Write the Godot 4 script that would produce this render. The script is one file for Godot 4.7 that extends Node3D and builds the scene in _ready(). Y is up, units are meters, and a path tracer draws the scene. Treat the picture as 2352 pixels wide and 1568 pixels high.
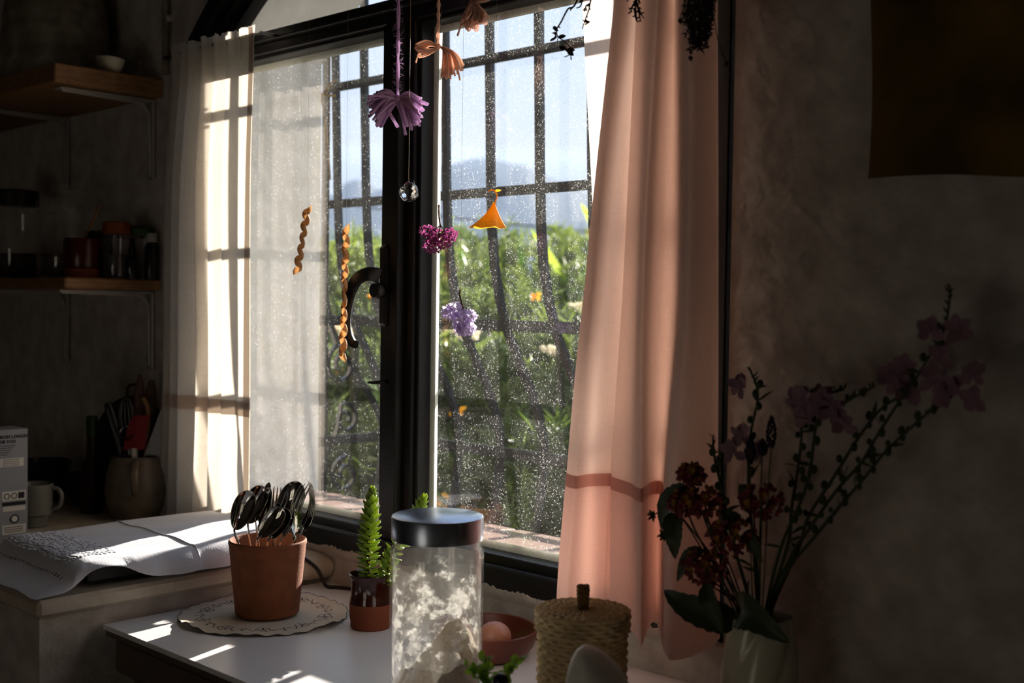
extends Node3D
# A dim kitchen corner: a sunlit window with a belly grille, a cabinet with pots and jars, curtains, a bouquet, and the garden outside.
# x runs along the window wall, y is up, z runs from the window wall (z = 0) into the room. Metres.

const DUST_W := 1000
const HAZE := 0.0046 # of the far air
const FACING := 0.7684 # 44 degrees: things laid out parallel to the picture-facing side of the room are turned by this
var rng := RandomNumberGenerator.new()
var used := {}
var M := {}

# ---------------------------------------------------------------- mesh builder
class B:
	var v := PackedVector3Array()
	var n := PackedVector3Array()
	var uv := PackedVector2Array()
	var col := PackedColorArray()
	var ix := PackedInt32Array()
	var tint := Color.WHITE
	func vert(p: Vector3, nn: Vector3, u := Vector2.ZERO) -> int:
		v.append(p); n.append(nn); uv.append(u); col.append(tint)
		return v.size() - 1
	func face(a: int, b: int, c: int): # counter-clockwise seen from outside
		ix.append(a); ix.append(c); ix.append(b)
	func quad(a: Vector3, b: Vector3, c: Vector3, d: Vector3):
		var nn := (b - a).cross(c - a)
		if nn.length_squared() < 1e-16: nn = (c - a).cross(d - a)
		nn = nn.normalized()
		var i := vert(a, nn, Vector2(0, 0))
		vert(b, nn, Vector2(1, 0)); vert(c, nn, Vector2(1, 1)); vert(d, nn, Vector2(0, 1))
		face(i, i + 1, i + 2); face(i, i + 2, i + 3)
	func tri(a: Vector3, b: Vector3, c: Vector3):
		var nn := (b - a).cross(c - a).normalized()
		var i := vert(a, nn); vert(b, nn, Vector2(1, 0)); vert(c, nn, Vector2(0.5, 1))
		face(i, i + 1, i + 2)
	# rows of points; smooth; cu closes each row, flip turns the outside over
	func grid(rows: Array, cu := false, flip := false, cols = null):
		var nr := rows.size()
		var nc: int = rows[0].size()
		var base := v.size()
		for i in nr:
			for j in nc:
				var p: Vector3 = rows[i][j]
				var ju := j + 1 if j + 1 < nc else (1 if cu else j)
				var jd := j - 1 if j > 0 else (nc - 2 if cu else j)
				var du: Vector3 = rows[i][ju] - rows[i][jd]
				var dv: Vector3 = rows[mini(i + 1, nr - 1)][j] - rows[maxi(i - 1, 0)][j]
				if du.length_squared() < 1e-14:
					var k := i + 1 if i + 1 < nr else i - 1
					du = rows[k][ju] - rows[k][jd]
				var nn := du.cross(dv)
				nn = nn.normalized() if nn.length_squared() > 1e-20 else Vector3.UP
				if flip: nn = -nn
				if cols != null: tint = cols[i][j]
				vert(p, nn, Vector2(float(j) / (nc - 1), float(i) / (nr - 1)))
		for i in nr - 1:
			for j in nc - 1:
				var a := base + i * nc + j
				if flip:
					face(a, a + nc + 1, a + 1); face(a, a + nc, a + nc + 1)
				else:
					face(a, a + 1, a + nc + 1); face(a, a + nc + 1, a + nc)
	# profile of (radius, height) turned about y; corners sharper than 35 degrees stay sharp
	func lathe(pr: Array, seg := 40, x := Transform3D.IDENTITY, sx := 1.0, sz := 1.0):
		var m := pr.size()
		var seg_n := []
		for i in m - 1:
			var d: Vector2 = pr[i + 1] - pr[i]
			seg_n.append(Vector2(d.y, -d.x).normalized())
		for i in m - 1:
			if (pr[i + 1] - pr[i]).length() < 1e-7: continue
			var na: Vector2 = seg_n[i]
			var nb: Vector2 = seg_n[i]
			if i > 0 and seg_n[i - 1].dot(seg_n[i]) > 0.82: na = (seg_n[i - 1] + seg_n[i]).normalized()
			if i < m - 2 and seg_n[i + 1].dot(seg_n[i]) > 0.82: nb = (seg_n[i + 1] + seg_n[i]).normalized()
			var base := v.size()
			for j in seg + 1:
				var t := TAU * j / seg
				var c := cos(t)
				var s := -sin(t)
				for q in 2:
					var pp: Vector2 = pr[i + q]
					var nn: Vector2 = na if q == 0 else nb
					vert(x * Vector3(pp.x * c * sx, pp.y, pp.x * s * sz), (x.basis * Vector3(nn.x * c / sx, nn.y, nn.x * s / sz)).normalized(), Vector2(float(j) / seg, float(i + q) / (m - 1)))
			for j in seg:
				var a := base + j * 2
				face(a, a + 2, a + 3); face(a, a + 3, a + 1)
	# round tube along a path; r a number or one per point
	func tube(path: Array, r, sides := 8, flat_by := 1.0):
		var m := path.size()
		var rows := []
		var up := Vector3.UP
		var t0: Vector3 = (path[1] - path[0]).normalized()
		if absf(t0.dot(up)) > 0.9: up = Vector3(0.3, 0, 1).normalized()
		var side := t0.cross(up).normalized()
		for i in m:
			var t: Vector3 = (path[mini(i + 1, m - 1)] - path[maxi(i - 1, 0)])
			t = t.normalized() if t.length_squared() > 1e-18 else t0
			side = (side - t * side.dot(t)).normalized()
			var oth := t.cross(side)
			var rad: float = r[i] if r is Array else r
			var row := []
			for j in sides + 1:
				var a := TAU * j / sides
				row.append(path[i] + (side * cos(a) + oth * sin(a) * flat_by) * rad)
			rows.append(row)
		grid(rows, true)
		for e in 2:
			var row: Array = rows[0] if e == 0 else rows[m - 1]
			var c: Vector3 = path[0] if e == 0 else path[m - 1]
			for j in sides:
				if e == 0: tri(c, row[j + 1], row[j])
				else: tri(c, row[j], row[j + 1])
	# chamfered box
	func box(s: Vector3, at := Vector3.ZERO, bev := 0.0015, x := Transform3D.IDENTITY):
		var h := s / 2
		bev = minf(bev, minf(h.x, minf(h.y, h.z)) * 0.8)
		var P := func(sx, sy, sz, ax):
			var q := Vector3(sx * (h.x - (0.0 if ax == 0 else bev)), sy * (h.y - (0.0 if ax == 1 else bev)), sz * (h.z - (0.0 if ax == 2 else bev)))
			return x * (at + q)
		for s1 in [-1.0, 1.0]:
			_q(P.call(s1, -1, -s1, 0), P.call(s1, 1, -s1, 0), P.call(s1, 1, s1, 0), P.call(s1, -1, s1, 0), x.basis * Vector3(s1, 0, 0))
			_q(P.call(-1, s1, s1, 1), P.call(1, s1, s1, 1), P.call(1, s1, -s1, 1), P.call(-1, s1, -s1, 1), x.basis * Vector3(0, s1, 0))
			_q(P.call(-s1, -1, s1, 2), P.call(s1, -1, s1, 2), P.call(s1, 1, s1, 2), P.call(-s1, 1, s1, 2), x.basis * Vector3(0, 0, s1))
			for s2 in [-1.0, 1.0]:
				_q(P.call(s1, s2, -1, 0), P.call(s1, s2, 1, 0), P.call(s1, s2, 1, 1), P.call(s1, s2, -1, 1), x.basis * Vector3(s1, s2, 0))
				_q(P.call(s1, -1, s2, 0), P.call(s1, 1, s2, 0), P.call(s1, 1, s2, 2), P.call(s1, -1, s2, 2), x.basis * Vector3(s1, 0, s2))
				_q(P.call(-1, s1, s2, 1), P.call(1, s1, s2, 1), P.call(1, s1, s2, 2), P.call(-1, s1, s2, 2), x.basis * Vector3(0, s1, s2))
				for s3 in [-1.0, 1.0]:
					var a: Vector3 = P.call(s1, s2, s3, 0)
					var b: Vector3 = P.call(s1, s2, s3, 1)
					var c: Vector3 = P.call(s1, s2, s3, 2)
					if (b - a).cross(c - a).dot(x.basis * Vector3(s1, s2, s3)) < 0: tri(a, c, b)
					else: tri(a, b, c)
	func _q(a: Vector3, b: Vector3, c: Vector3, d: Vector3, out: Vector3):
		if (b - a).cross(c - a).dot(out) < 0: quad(a, d, c, b)
		else: quad(a, b, c, d)
	# sphere-like blob
	func ball(c: Vector3, r: Vector3, seg := 16, rings := 10):
		var rows := []
		for i in rings + 1:
			var a := PI * i / rings
			var row := []
			for j in seg + 1:
				var t := -TAU * j / seg
				row.append(c + Vector3(sin(a) * cos(t) * r.x, cos(a) * r.y, sin(a) * sin(t) * r.z))
			rows.append(row)
		grid(rows, true, true)
	# leaf blade along +y bending towards +z; w half width, fold lifts the sides, th > 0 gives a fleshy leaf
	func leaf(x: Transform3D, l: float, w: float, bend := 0.2, fold := 0.2, nl := 5, shape := 0.45):
		var rows := []
		for i in nl + 1:
			var t := float(i) / nl
			var hw := w * pow(sin(PI * pow(t, shape * 1.4)), 0.8) if i > 0 and i < nl else w * 0.03
			var y := l * t
			var z := bend * l * t * t
			rows.append([x * Vector3(-hw, y, z + fold * hw), x * Vector3(0, y, z), x * Vector3(hw, y, z + fold * hw)])
		grid(rows)
	func mesh() -> ArrayMesh:
		var a := []
		a.resize(Mesh.ARRAY_MAX)
		a[Mesh.ARRAY_VERTEX] = v; a[Mesh.ARRAY_NORMAL] = n; a[Mesh.ARRAY_TEX_UV] = uv; a[Mesh.ARRAY_COLOR] = col; a[Mesh.ARRAY_INDEX] = ix
		var m := ArrayMesh.new()
		m.add_surface_from_arrays(Mesh.PRIMITIVE_TRIANGLES, a)
		return m

# ---------------------------------------------------------------- scene helpers
func numbered(c: String) -> String:
	var k: int = used.get(c, 0)
	used[c] = k + 1
	return c if k == 0 else "%s_%03d" % [c, k]

func tag(o: Node3D, label: String, category: String, group := ""):
	o.set_meta("label", label); o.set_meta("category", category)
	if group: o.set_meta("group", group)

func thing(called: String, label: String, category: String, at := Vector3.ZERO, turn := 0.0, group := "") -> Node3D:
	var o := Node3D.new()
	o.name = numbered(called)
	add_child(o)
	o.position = at; o.rotation.y = turn
	tag(o, label, category, group)
	return o

func put(mesh: Mesh, called: String, m: Material, parent: Node3D, x := Transform3D.IDENTITY) -> MeshInstance3D:
	var o := MeshInstance3D.new()
	o.name = called
	o.mesh = mesh; o.material_override = m
	parent.add_child(o, true)
	o.transform = x
	return o

func part(b: B, called: String, m: Material, parent: Node3D, x := Transform3D.IDENTITY) -> MeshInstance3D:
	return put(b.mesh(), called, m, parent, x)

func solo(b: B, called: String, m: Material, label: String, category: String, at := Vector3.ZERO, turn := 0.0, group := "") -> MeshInstance3D:
	var o := put(b.mesh(), numbered(called), m, self)
	o.position = at; o.rotation.y = turn
	tag(o, label, category, group)
	return o

func struct(b: B, called: String, m: Material) -> MeshInstance3D:
	var o := put(b.mesh(), numbered(called), m, self)
	o.set_meta("kind", "structure")
	return o

func stuff(o: Node3D) -> Node3D:
	o.set_meta("kind", "stuff")
	return o

func swarm(mesh: Mesh, called: String, m: Material, parent: Node3D, xs: Array) -> MultiMeshInstance3D:
	var mm := MultiMesh.new()
	mm.transform_format = MultiMesh.TRANSFORM_3D
	mm.mesh = mesh
	mm.instance_count = xs.size()
	for i in xs.size(): mm.set_instance_transform(i, xs[i])
	var o := MultiMeshInstance3D.new()
	o.name = called; o.multimesh = mm; o.material_override = m
	parent.add_child(o, true)
	o.set_meta("kind", "stuff")
	return o

func aim(at: Vector3, y: Vector3, spin := 0.0, s := 1.0) -> Transform3D: # local +y along y
	y = y.normalized()
	var z := Vector3(0, 0, 1) if absf(y.z) < 0.9 else Vector3(1, 0, 0)
	var x := y.cross(z).normalized()
	z = x.cross(y).normalized()
	return Transform3D(Basis(x, y, z) * Basis(Vector3.UP, spin) * s, at)

func curve(pts: Array, n := 6) -> Array: # smooth path through the points
	var out := []
	var m := pts.size()
	for i in m - 1:
		for k in n:
			var t := float(k) / n
			var a = pts[maxi(i - 1, 0)]
			var b = pts[i]
			var c = pts[i + 1]
			var d = pts[mini(i + 2, m - 1)]
			out.append(0.5 * ((2.0 * b) + (c - a) * t + (2.0 * a - 5.0 * b + 4.0 * c - d) * t * t + (3.0 * b - a - 3.0 * c + d) * t * t * t))
	out.append(pts[m - 1])
	return out

func R(a: float, b: float) -> float:
	return rng.randf_range(a, b)

# ---------------------------------------------------------------- materials
func noise_tex(f: float, sd: int, lo := Color.BLACK, hi := Color.WHITE, oct := 4, size := 512) -> NoiseTexture2D:
	var fn := FastNoiseLite.new()
	fn.noise_type = FastNoiseLite.TYPE_SIMPLEX_SMOOTH
	fn.seed = sd; fn.frequency = f; fn.fractal_octaves = oct
	var t := NoiseTexture2D.new()
	t.width = size; t.height = size; t.seamless = true; t.noise = fn
	var g := Gradient.new()
	g.set_color(0, lo); g.set_color(1, hi)
	t.color_ramp = g
	return t

func mat(called: String, c: Color, rough := 0.8, metal := 0.0) -> StandardMaterial3D:
	var m := StandardMaterial3D.new()
	m.resource_name = called
	m.albedo_color = c; m.roughness = rough; m.metallic = metal
	M[called] = m
	return m

func textured(m: StandardMaterial3D, t: Texture2D, s: float, bump: Texture2D = null, deep := 0.1, world := true):
	m.albedo_texture = t
	m.uv1_triplanar = true; m.uv1_world_triplanar = world
	m.uv1_scale = Vector3.ONE * s
	if bump:
		m.heightmap_enabled = true
		m.heightmap_texture = bump; m.heightmap_scale = deep

func cloth(m: StandardMaterial3D, back: Color):
	m.backlight_enabled = true
	m.backlight = back
	m.cull_mode = BaseMaterial3D.CULL_DISABLED

func pane(called: String, a := 0.02, spec := 0.5) -> StandardMaterial3D:
	var m := mat(called, Color(1, 1, 1, a), 0.0)
	m.transparency = BaseMaterial3D.TRANSPARENCY_ALPHA
	m.metallic_specular = spec
	m.cull_mode = BaseMaterial3D.CULL_DISABLED
	return m

func film(called: String, im: Image, c: Color, back: Color) -> StandardMaterial3D:
	var m := mat(called, c, 1.0)
	m.transparency = BaseMaterial3D.TRANSPARENCY_ALPHA
	m.albedo_texture = ImageTexture.create_from_image(im)
	m.metallic_specular = 0.0
	cloth(m, back)
	return m

func dust_image(w: int, h: int, specks: int, base: float, sd: int) -> Image:
	var im := Image.create_empty(w, h, false, Image.FORMAT_RGBA8)
	var fn := FastNoiseLite.new()
	fn.seed = sd; fn.frequency = 0.006; fn.fractal_octaves = 4
	var r := RandomNumberGenerator.new()
	r.seed = sd
	for y in h:
		for x in w:
			var a := base * clampf(0.9 + 1.1 * fn.get_noise_2d(x, y) + 0.5 * float(y) / h, 0.1, 3.0)
			im.set_pixel(x, y, Color(1, 1, 1, clampf(a, 0, 1)))
	for k in specks:
		var x := r.randi_range(1, w - 3)
		var y := r.randi_range(1, h - 3)
		var dense := 0.55 + 0.8 * fn.get_noise_2d(x, y) + 0.35 * float(y) / h
		if r.randf() > dense: continue
		var big := r.randf()
		var a := r.randf_range(0.03, 0.16) if big < 0.92 else r.randf_range(0.3, 0.75)
		im.set_pixel(x, y, Color(1, 1, 1, a))
		if big > 0.6: im.set_pixel(x + 1, y, Color(1, 1, 1, a * 0.8))
		if big > 0.75: im.set_pixel(x, y + 1, Color(1, 1, 1, a * 0.8))
		if big > 0.985: # a short curled hair
			var px := float(x)
			var py := float(y)
			var th := r.randf_range(0, TAU)
			for s in 5:
				px += cos(th); py += sin(th); th += 0.35
				if px > 0 and py > 0 and px < w and py < h: im.set_pixel(int(px), int(py), Color(1, 1, 1, 0.45))
	return im

func grain_image(a: Color, b: Color, sd: int, n := 256) -> Image:
	var im := Image.create_empty(n, n, false, Image.FORMAT_RGB8)
	var fn := FastNoiseLite.new()
	fn.seed = sd; fn.frequency = 0.012
	for y in n:
		for x in n:
			var q := 0.5 + 0.5 * sin(TAU * (8.0 * y / n) + 5.0 * fn.get_noise_2d(x * 0.5, y * 3.0))
			q = q * 0.7 + 0.3 * (0.5 + 0.5 * fn.get_noise_2d(x * 2.0, y * 30.0))
			im.set_pixel(x, y, a.lerp(b, q))
	return im

func weave_image(a: Color, b: Color, sd: int, n := 256) -> Image:
	var im := Image.create_empty(n, n, false, Image.FORMAT_RGB8)
	var fn := FastNoiseLite.new()
	fn.seed = sd; fn.frequency = 0.03
	for y in n:
		for x in n:
			var q := 0.5 + 0.45 * fn.get_noise_2d(x * 8.0, y * 0.6) + 0.45 * fn.get_noise_2d(x * 0.6 + 300.0, y * 8.0)
			im.set_pixel(x, y, a.lerp(b, clampf(q, 0, 1)))
	return im

func make_materials():
	var bumpy := noise_tex(0.02, 3)
	var fine := noise_tex(0.05, 8)
	var m := mat("plaster", Color(0.81, 0.785, 0.75), 0.95)
	textured(m, noise_tex(0.012, 5, Color(0.82, 0.8, 0.78), Color.WHITE), 2.2, bumpy, 0.3)
	m = mat("outer_plaster", Color(0.91, 0.91, 0.90), 0.95)
	textured(m, noise_tex(0.012, 15, Color(0.9, 0.9, 0.88), Color.WHITE), 2.2, bumpy, 0.4)
	m = mat("dark_wall", Color(0.62, 0.605, 0.58), 0.95)
	m = mat("floor_tile", Color(0.36, 0.31, 0.28), 0.7)
	m = mat("ceiling_paint", Color(0.58, 0.57, 0.56), 0.95)
	m = mat("black_paint", Color(0.030, 0.030, 0.034), 0.5)
	textured(m, noise_tex(0.03, 22, Color(0.75, 0.75, 0.75), Color.WHITE), 4.0, fine, 0.03)
	m = mat("putty", Color(0.86, 0.86, 0.80), 0.7)
	m = mat("iron", Color(0.050, 0.049, 0.052), 0.36)
	textured(m, noise_tex(0.04, 25, Color(0.7, 0.65, 0.62), Color.WHITE), 6.0, fine, 0.05)
	pane("window_pane")
	pane("jar_glass", 0.03, 0.55)
	m = mat("sill_tile", Color(0.70, 0.59, 0.55), 0.3)
	textured(m, noise_tex(0.02, 33, Color(0.88, 0.86, 0.85), Color.WHITE), 5.0)
	m.clearcoat_enabled = true; m.clearcoat = 0.4; m.clearcoat_roughness = 0.12
	m = mat("mortar", Color(0.38, 0.32, 0.34), 0.95)
	m = mat("white_top", Color(0.90, 0.89, 0.89), 0.32)
	m.metallic_specular = 0.45
	m = mat("cabinet_side", Color(0.34, 0.29, 0.25), 0.5)
	m = mat("slab_paint", Color(0.82, 0.78, 0.72), 0.65)
	textured(m, noise_tex(0.015, 41, Color(0.86, 0.84, 0.8), Color.WHITE), 3.0, fine, 0.05)
	m = mat("shelf_wood", Color(0.72, 0.72, 0.72), 0.6)
	textured(m, ImageTexture.create_from_image(grain_image(Color(0.66, 0.45, 0.26), Color(0.80, 0.60, 0.38), 4)), 9.0)
	m = mat("white_metal", Color(0.62, 0.60, 0.57), 0.4)
	m = mat("sheer_cloth", Color(0.90, 0.87, 0.83), 0.95)
	textured(m, ImageTexture.create_from_image(weave_image(Color(0.9, 0.9, 0.9), Color.WHITE, 2)), 7.0)
	cloth(m, Color(0.90, 0.885, 0.865))
	m = mat("sheer_band", Color(0.72, 0.64, 0.58), 0.95)
	cloth(m, Color(0.72, 0.68, 0.64))
	m = mat("pink_cloth", Color(0.95, 0.905, 0.885), 0.95)
	textured(m, ImageTexture.create_from_image(weave_image(Color(0.93, 0.93, 0.93), Color.WHITE, 6)), 9.0)
	cloth(m, Color(1.0, 0.972, 0.954))
	m = mat("pink_deep", Color(0.92, 0.85, 0.825), 0.95)
	textured(m, ImageTexture.create_from_image(weave_image(Color(0.93, 0.93, 0.93), Color.WHITE, 7)), 9.0)
	cloth(m, Color(0.98, 0.93, 0.91))
	m = mat("pink_band", Color(0.76, 0.56, 0.52), 0.95)
	cloth(m, Color(0.80, 0.69, 0.66))
	m = mat("linen", Color(0.88, 0.88, 0.90), 0.95)
	textured(m, ImageTexture.create_from_image(weave_image(Color(0.9, 0.9, 0.92), Color.WHITE, 9)), 9.0, fine, 0.03)
	cloth(m, Color(0.3, 0.3, 0.3))
	m = mat("thread_dark", Color(0.34, 0.31, 0.29), 0.9)
	m = mat("hole_dark", Color(0.12, 0.10, 0.09), 0.9)
	m = mat("terracotta", Color(0.57, 0.33, 0.20), 0.85)
	textured(m, noise_tex(0.012, 51, Color(0.8, 0.78, 0.76), Color.WHITE), 6.0, fine, 0.03, false)
	m = mat("glazed_brown", Color(0.22, 0.075, 0.035), 0.12)
	m.clearcoat_enabled = true; m.clearcoat = 0.6; m.clearcoat_roughness = 0.08
	m = mat("bare_brown", Color(0.52, 0.25, 0.13), 0.75)
	m = mat("dish_glaze", Color(0.44, 0.22, 0.15), 0.35)
	m = mat("steel", Color(0.68, 0.67, 0.65), 0.06, 1.0)
	m = mat("lid_steel", Color(0.72, 0.76, 0.83), 0.27, 1.0)
	m = mat("soil", Color(0.10, 0.07, 0.05), 1.0)
	m = mat("succulent", Color(0.45, 0.55, 0.26), 0.38)
	cloth(m, Color(0.80, 0.86, 0.34))
	m = mat("succulent_stem", Color(0.36, 0.22, 0.12), 0.8)
	m = mat("herb", Color(0.42, 0.58, 0.20), 0.5)
	cloth(m, Color(0.62, 0.78, 0.25))
	m = mat("flour", Color(0.93, 0.88, 0.80), 1.0)
	textured(m, noise_tex(0.12, 61, Color(0.72, 0.7, 0.67), Color.WHITE), 14.0, noise_tex(0.09, 62), 0.5)
	m.backlight_enabled = true; m.backlight = Color(0.6, 0.56, 0.5)
	m = mat("egg_skin", Color(0.80, 0.56, 0.46), 0.45)
	textured(m, noise_tex(0.03, 63, Color(0.85, 0.8, 0.78), Color.WHITE), 10.0, null, 0.0, false)
	m = mat("onion_skin", Color(0.55, 0.15, 0.17), 0.35)
	m = mat("fig_skin", Color(0.16, 0.09, 0.15), 0.4)
	m = mat("straw", Color(1.0, 0.90, 0.70), 0.8)
	m.vertex_color_use_as_albedo = true
	m = mat("straw_dark", Color(0.55, 0.42, 0.27), 0.85)
	m = mat("cream_ceramic", Color(0.97, 0.95, 0.90), 0.35)
	m = mat("dark_stone", Color(0.16, 0.16, 0.19), 0.25)
	m = mat("vase_white", Color(0.80, 0.78, 0.68), 0.22)
	m = mat("crock_glaze", Color(0.50, 0.46, 0.40), 0.4)
	textured(m, noise_tex(0.01, 71, Color(0.7, 0.68, 0.64), Color.WHITE), 5.0, null, 0.0, false)
	m = mat("red_silicone", Color(0.42, 0.0, 0.05), 0.8)
	m = mat("spoon_wood", Color(0.52, 0.37, 0.22), 0.6)
	m = mat("spoon_wood_dark", Color(0.26, 0.17, 0.10), 0.65)
	m = mat("black_plastic", Color(0.015, 0.015, 0.017), 0.35)
	m = mat("grey_steel", Color(0.5, 0.5, 0.5), 0.3, 1.0)
	m = mat("dark_red", Color(0.18, 0.015, 0.015), 0.35)
	m = mat("red_glaze", Color(0.26, 0.04, 0.03), 0.25)
	m = mat("orange_lid", Color(0.48, 0.21, 0.05), 0.5)
	m = mat("green_lid", Color(0.10, 0.26, 0.06), 0.5)
	m = mat("dark_glaze", Color(0.07, 0.055, 0.05), 0.35)
	m = mat("mug_white", Color(0.46, 0.46, 0.43), 0.3)
	m = mat("paper_print", Color(0.56, 0.56, 0.58), 0.7)
	m = mat("print_dark", Color(0.08, 0.08, 0.09), 0.8)
	m = mat("print_light", Color(0.84, 0.82, 0.78), 0.8)
	m = mat("pale_crock", Color(0.62, 0.60, 0.54), 0.8)
	textured(m, noise_tex(0.02, 77, Color(0.5, 0.47, 0.42), Color.WHITE), 1.6, bumpy, 0.1)
	m = mat("yarn_lilac", Color(0.80, 0.68, 0.81), 0.95)
	cloth(m, Color(0.95, 0.85, 0.96))
	m = mat("yarn_peach", Color(0.93, 0.78, 0.69), 0.95)
	cloth(m, Color(1.0, 0.90, 0.83))
	m = mat("yarn_rose", Color(0.86, 0.72, 0.65), 0.95)
	cloth(m, Color(1.0, 0.90, 0.85))
	m = mat("fine_thread", Color(0.55, 0.45, 0.28), 0.6)
	m = mat("crystal", Color(1, 1, 1, 0.0), 0.0)
	m.refraction_enabled = true; m.refraction_scale = 0.055
	m = mat("petal_magenta", Color(0.44, 0.18, 0.34), 0.7)
	cloth(m, Color(0.58, 0.26, 0.46))
	m = mat("petal_violet", Color(0.72, 0.67, 0.78), 0.7)
	cloth(m, Color(0.86, 0.80, 0.92))
	m = mat("petal_yellow", Color(0.96, 0.80, 0.36), 0.6)
	textured(m, noise_tex(0.02, 81, Color(0.88, 0.74, 0.6), Color.WHITE), 18.0)
	cloth(m, Color(1.0, 0.93, 0.58))
	m = mat("dry_stem", Color(0.36, 0.20, 0.07), 0.8)
	m = mat("peel", Color(0.80, 0.62, 0.42), 0.7)
	cloth(m, Color(0.66, 0.47, 0.28))
	m = mat("twig", Color(0.17, 0.13, 0.11), 0.9)
	m = mat("twine", Color(0.62, 0.52, 0.36), 0.9)
	m = mat("leaf_dark", Color(0.17, 0.22, 0.09), 0.5)
	cloth(m, Color(0.06, 0.10, 0.03))
	m = mat("stem_green", Color(0.20, 0.25, 0.11), 0.7)
	m = mat("lantana_pink", Color(0.50, 0.18, 0.22), 0.7)
	cloth(m, Color(0.14, 0.05, 0.06))
	m = mat("lantana_yellow", Color(0.62, 0.42, 0.10), 0.7)
	m = mat("snap_pink", Color(0.56, 0.42, 0.48), 0.7)
	cloth(m, Color(0.14, 0.08, 0.11))
	m = mat("lavender", Color(0.17, 0.10, 0.20), 0.9)
	m = mat("red_leaf", Color(0.42, 0.03, 0.03), 0.6)
	m = mat("ochre_cloth", Color(0.50, 0.40, 0.14), 0.95)
	textured(m, noise_tex(0.006, 91, Color(0.55, 0.5, 0.5), Color.WHITE), 1.6)
	# outdoors
	m = mat("ground_soil", Color(0.20, 0.17, 0.09), 1.0)
	textured(m, noise_tex(0.02, 95, Color(0.6, 0.7, 0.5), Color.WHITE), 0.5)
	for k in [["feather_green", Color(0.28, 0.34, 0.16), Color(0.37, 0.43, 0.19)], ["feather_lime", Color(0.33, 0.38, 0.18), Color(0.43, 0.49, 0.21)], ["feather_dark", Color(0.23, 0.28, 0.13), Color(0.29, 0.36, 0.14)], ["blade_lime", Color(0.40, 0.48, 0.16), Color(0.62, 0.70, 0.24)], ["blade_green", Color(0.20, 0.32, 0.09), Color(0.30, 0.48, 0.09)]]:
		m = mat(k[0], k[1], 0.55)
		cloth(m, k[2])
	m = mat("petal_white", Color(0.92, 0.88, 0.78), 0.8)
	cloth(m, Color(0.8, 0.76, 0.66))
	m = mat("petal_garden_yellow", Color(0.92, 0.66, 0.05), 0.7)
	cloth(m, Color(0.9, 0.62, 0.04))
	m = mat("old_wood", Color(0.15, 0.16, 0.08), 0.9)
	m = mat("mountain_rock", Color(0.16, 0.18, 0.15), 1.0)

# ---------------------------------------------------------------- camera, sky, sun
func make_view():
	var cam := Camera3D.new()
	cam.name = "camera"
	cam.fov = 31.825
	cam.near = 0.05; cam.far = 9000.0
	cam.transform = Transform3D(Basis(Vector3(0.71864, 0.01427, -0.69523), Vector3(-0.03265, 0.99938, -0.01324), Vector3(0.69461, 0.03221, 0.71866)).orthonormalized(), Vector3(1.778, 1.32, 1.352))
	var at := CameraAttributesPhysical.new()
	at.frustum_focal_length = 42.1
	at.frustum_focus_distance = 1.86
	at.exposure_aperture = 4.3
	cam.attributes = at
	cam.fov = 31.825
	add_child(cam)
	cam.current = true
	var we := WorldEnvironment.new()
	we.name = "environment"
	var e := Environment.new()
	e.background_mode = Environment.BG_SKY
	var sm := ProceduralSkyMaterial.new()
	sm.sky_top_color = Color(0.74, 0.85, 0.99)
	sm.sky_horizon_color = Color(0.955, 0.975, 1.0)
	sm.sky_curve = 0.16
	sm.sky_energy_multiplier = 0.92
	sm.ground_bottom_color = Color(0.3, 0.28, 0.2)
	sm.ground_horizon_color = Color(0.75, 0.78, 0.78)
	sm.sun_angle_max = 1.0
	var sky := Sky.new()
	sky.sky_material = sm
	e.sky = sky
	e.tonemap_mode = Environment.TONE_MAPPER_LINEAR
	e.tonemap_exposure = 1.5
	e.sdfgi_enabled = true; e.ssao_enabled = true; e.ssil_enabled = true
	e.volumetric_fog_enabled = true; e.volumetric_fog_density = 0.0
	we.environment = e
	add_child(we)
	var sun := DirectionalLight3D.new()
	sun.name = "sun"
	sun.light_color = Color(1.0, 0.97, 0.92)
	sun.light_energy = 4.3
	sun.light_angular_distance = 0.55
	sun.shadow_enabled = true
	add_child(sun)
	var el := deg_to_rad(17.0)
	var az := deg_to_rad(16.0)
	sun.look_at_from_position(Vector3(-sin(az) * cos(el), sin(el), -cos(az) * cos(el)) * 10.0, Vector3.ZERO)

# ---------------------------------------------------------------- room shell
func csg_box(s: Vector3, at: Vector3, op := CSGShape3D.OPERATION_UNION) -> CSGBox3D:
	var b := CSGBox3D.new()
	b.size = s; b.position = at; b.operation = op
	return b

func arch_points(xc: float, yc: float, r: float, x0: float, x1: float, n := 24) -> PackedVector2Array:
	var out := PackedVector2Array()
	for i in n + 1:
		var x := lerpf(x0, x1, float(i) / n)
		out.append(Vector2(x, yc + sqrt(maxf(r * r - (x - xc) * (x - xc), 0.0))))
	return out

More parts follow.
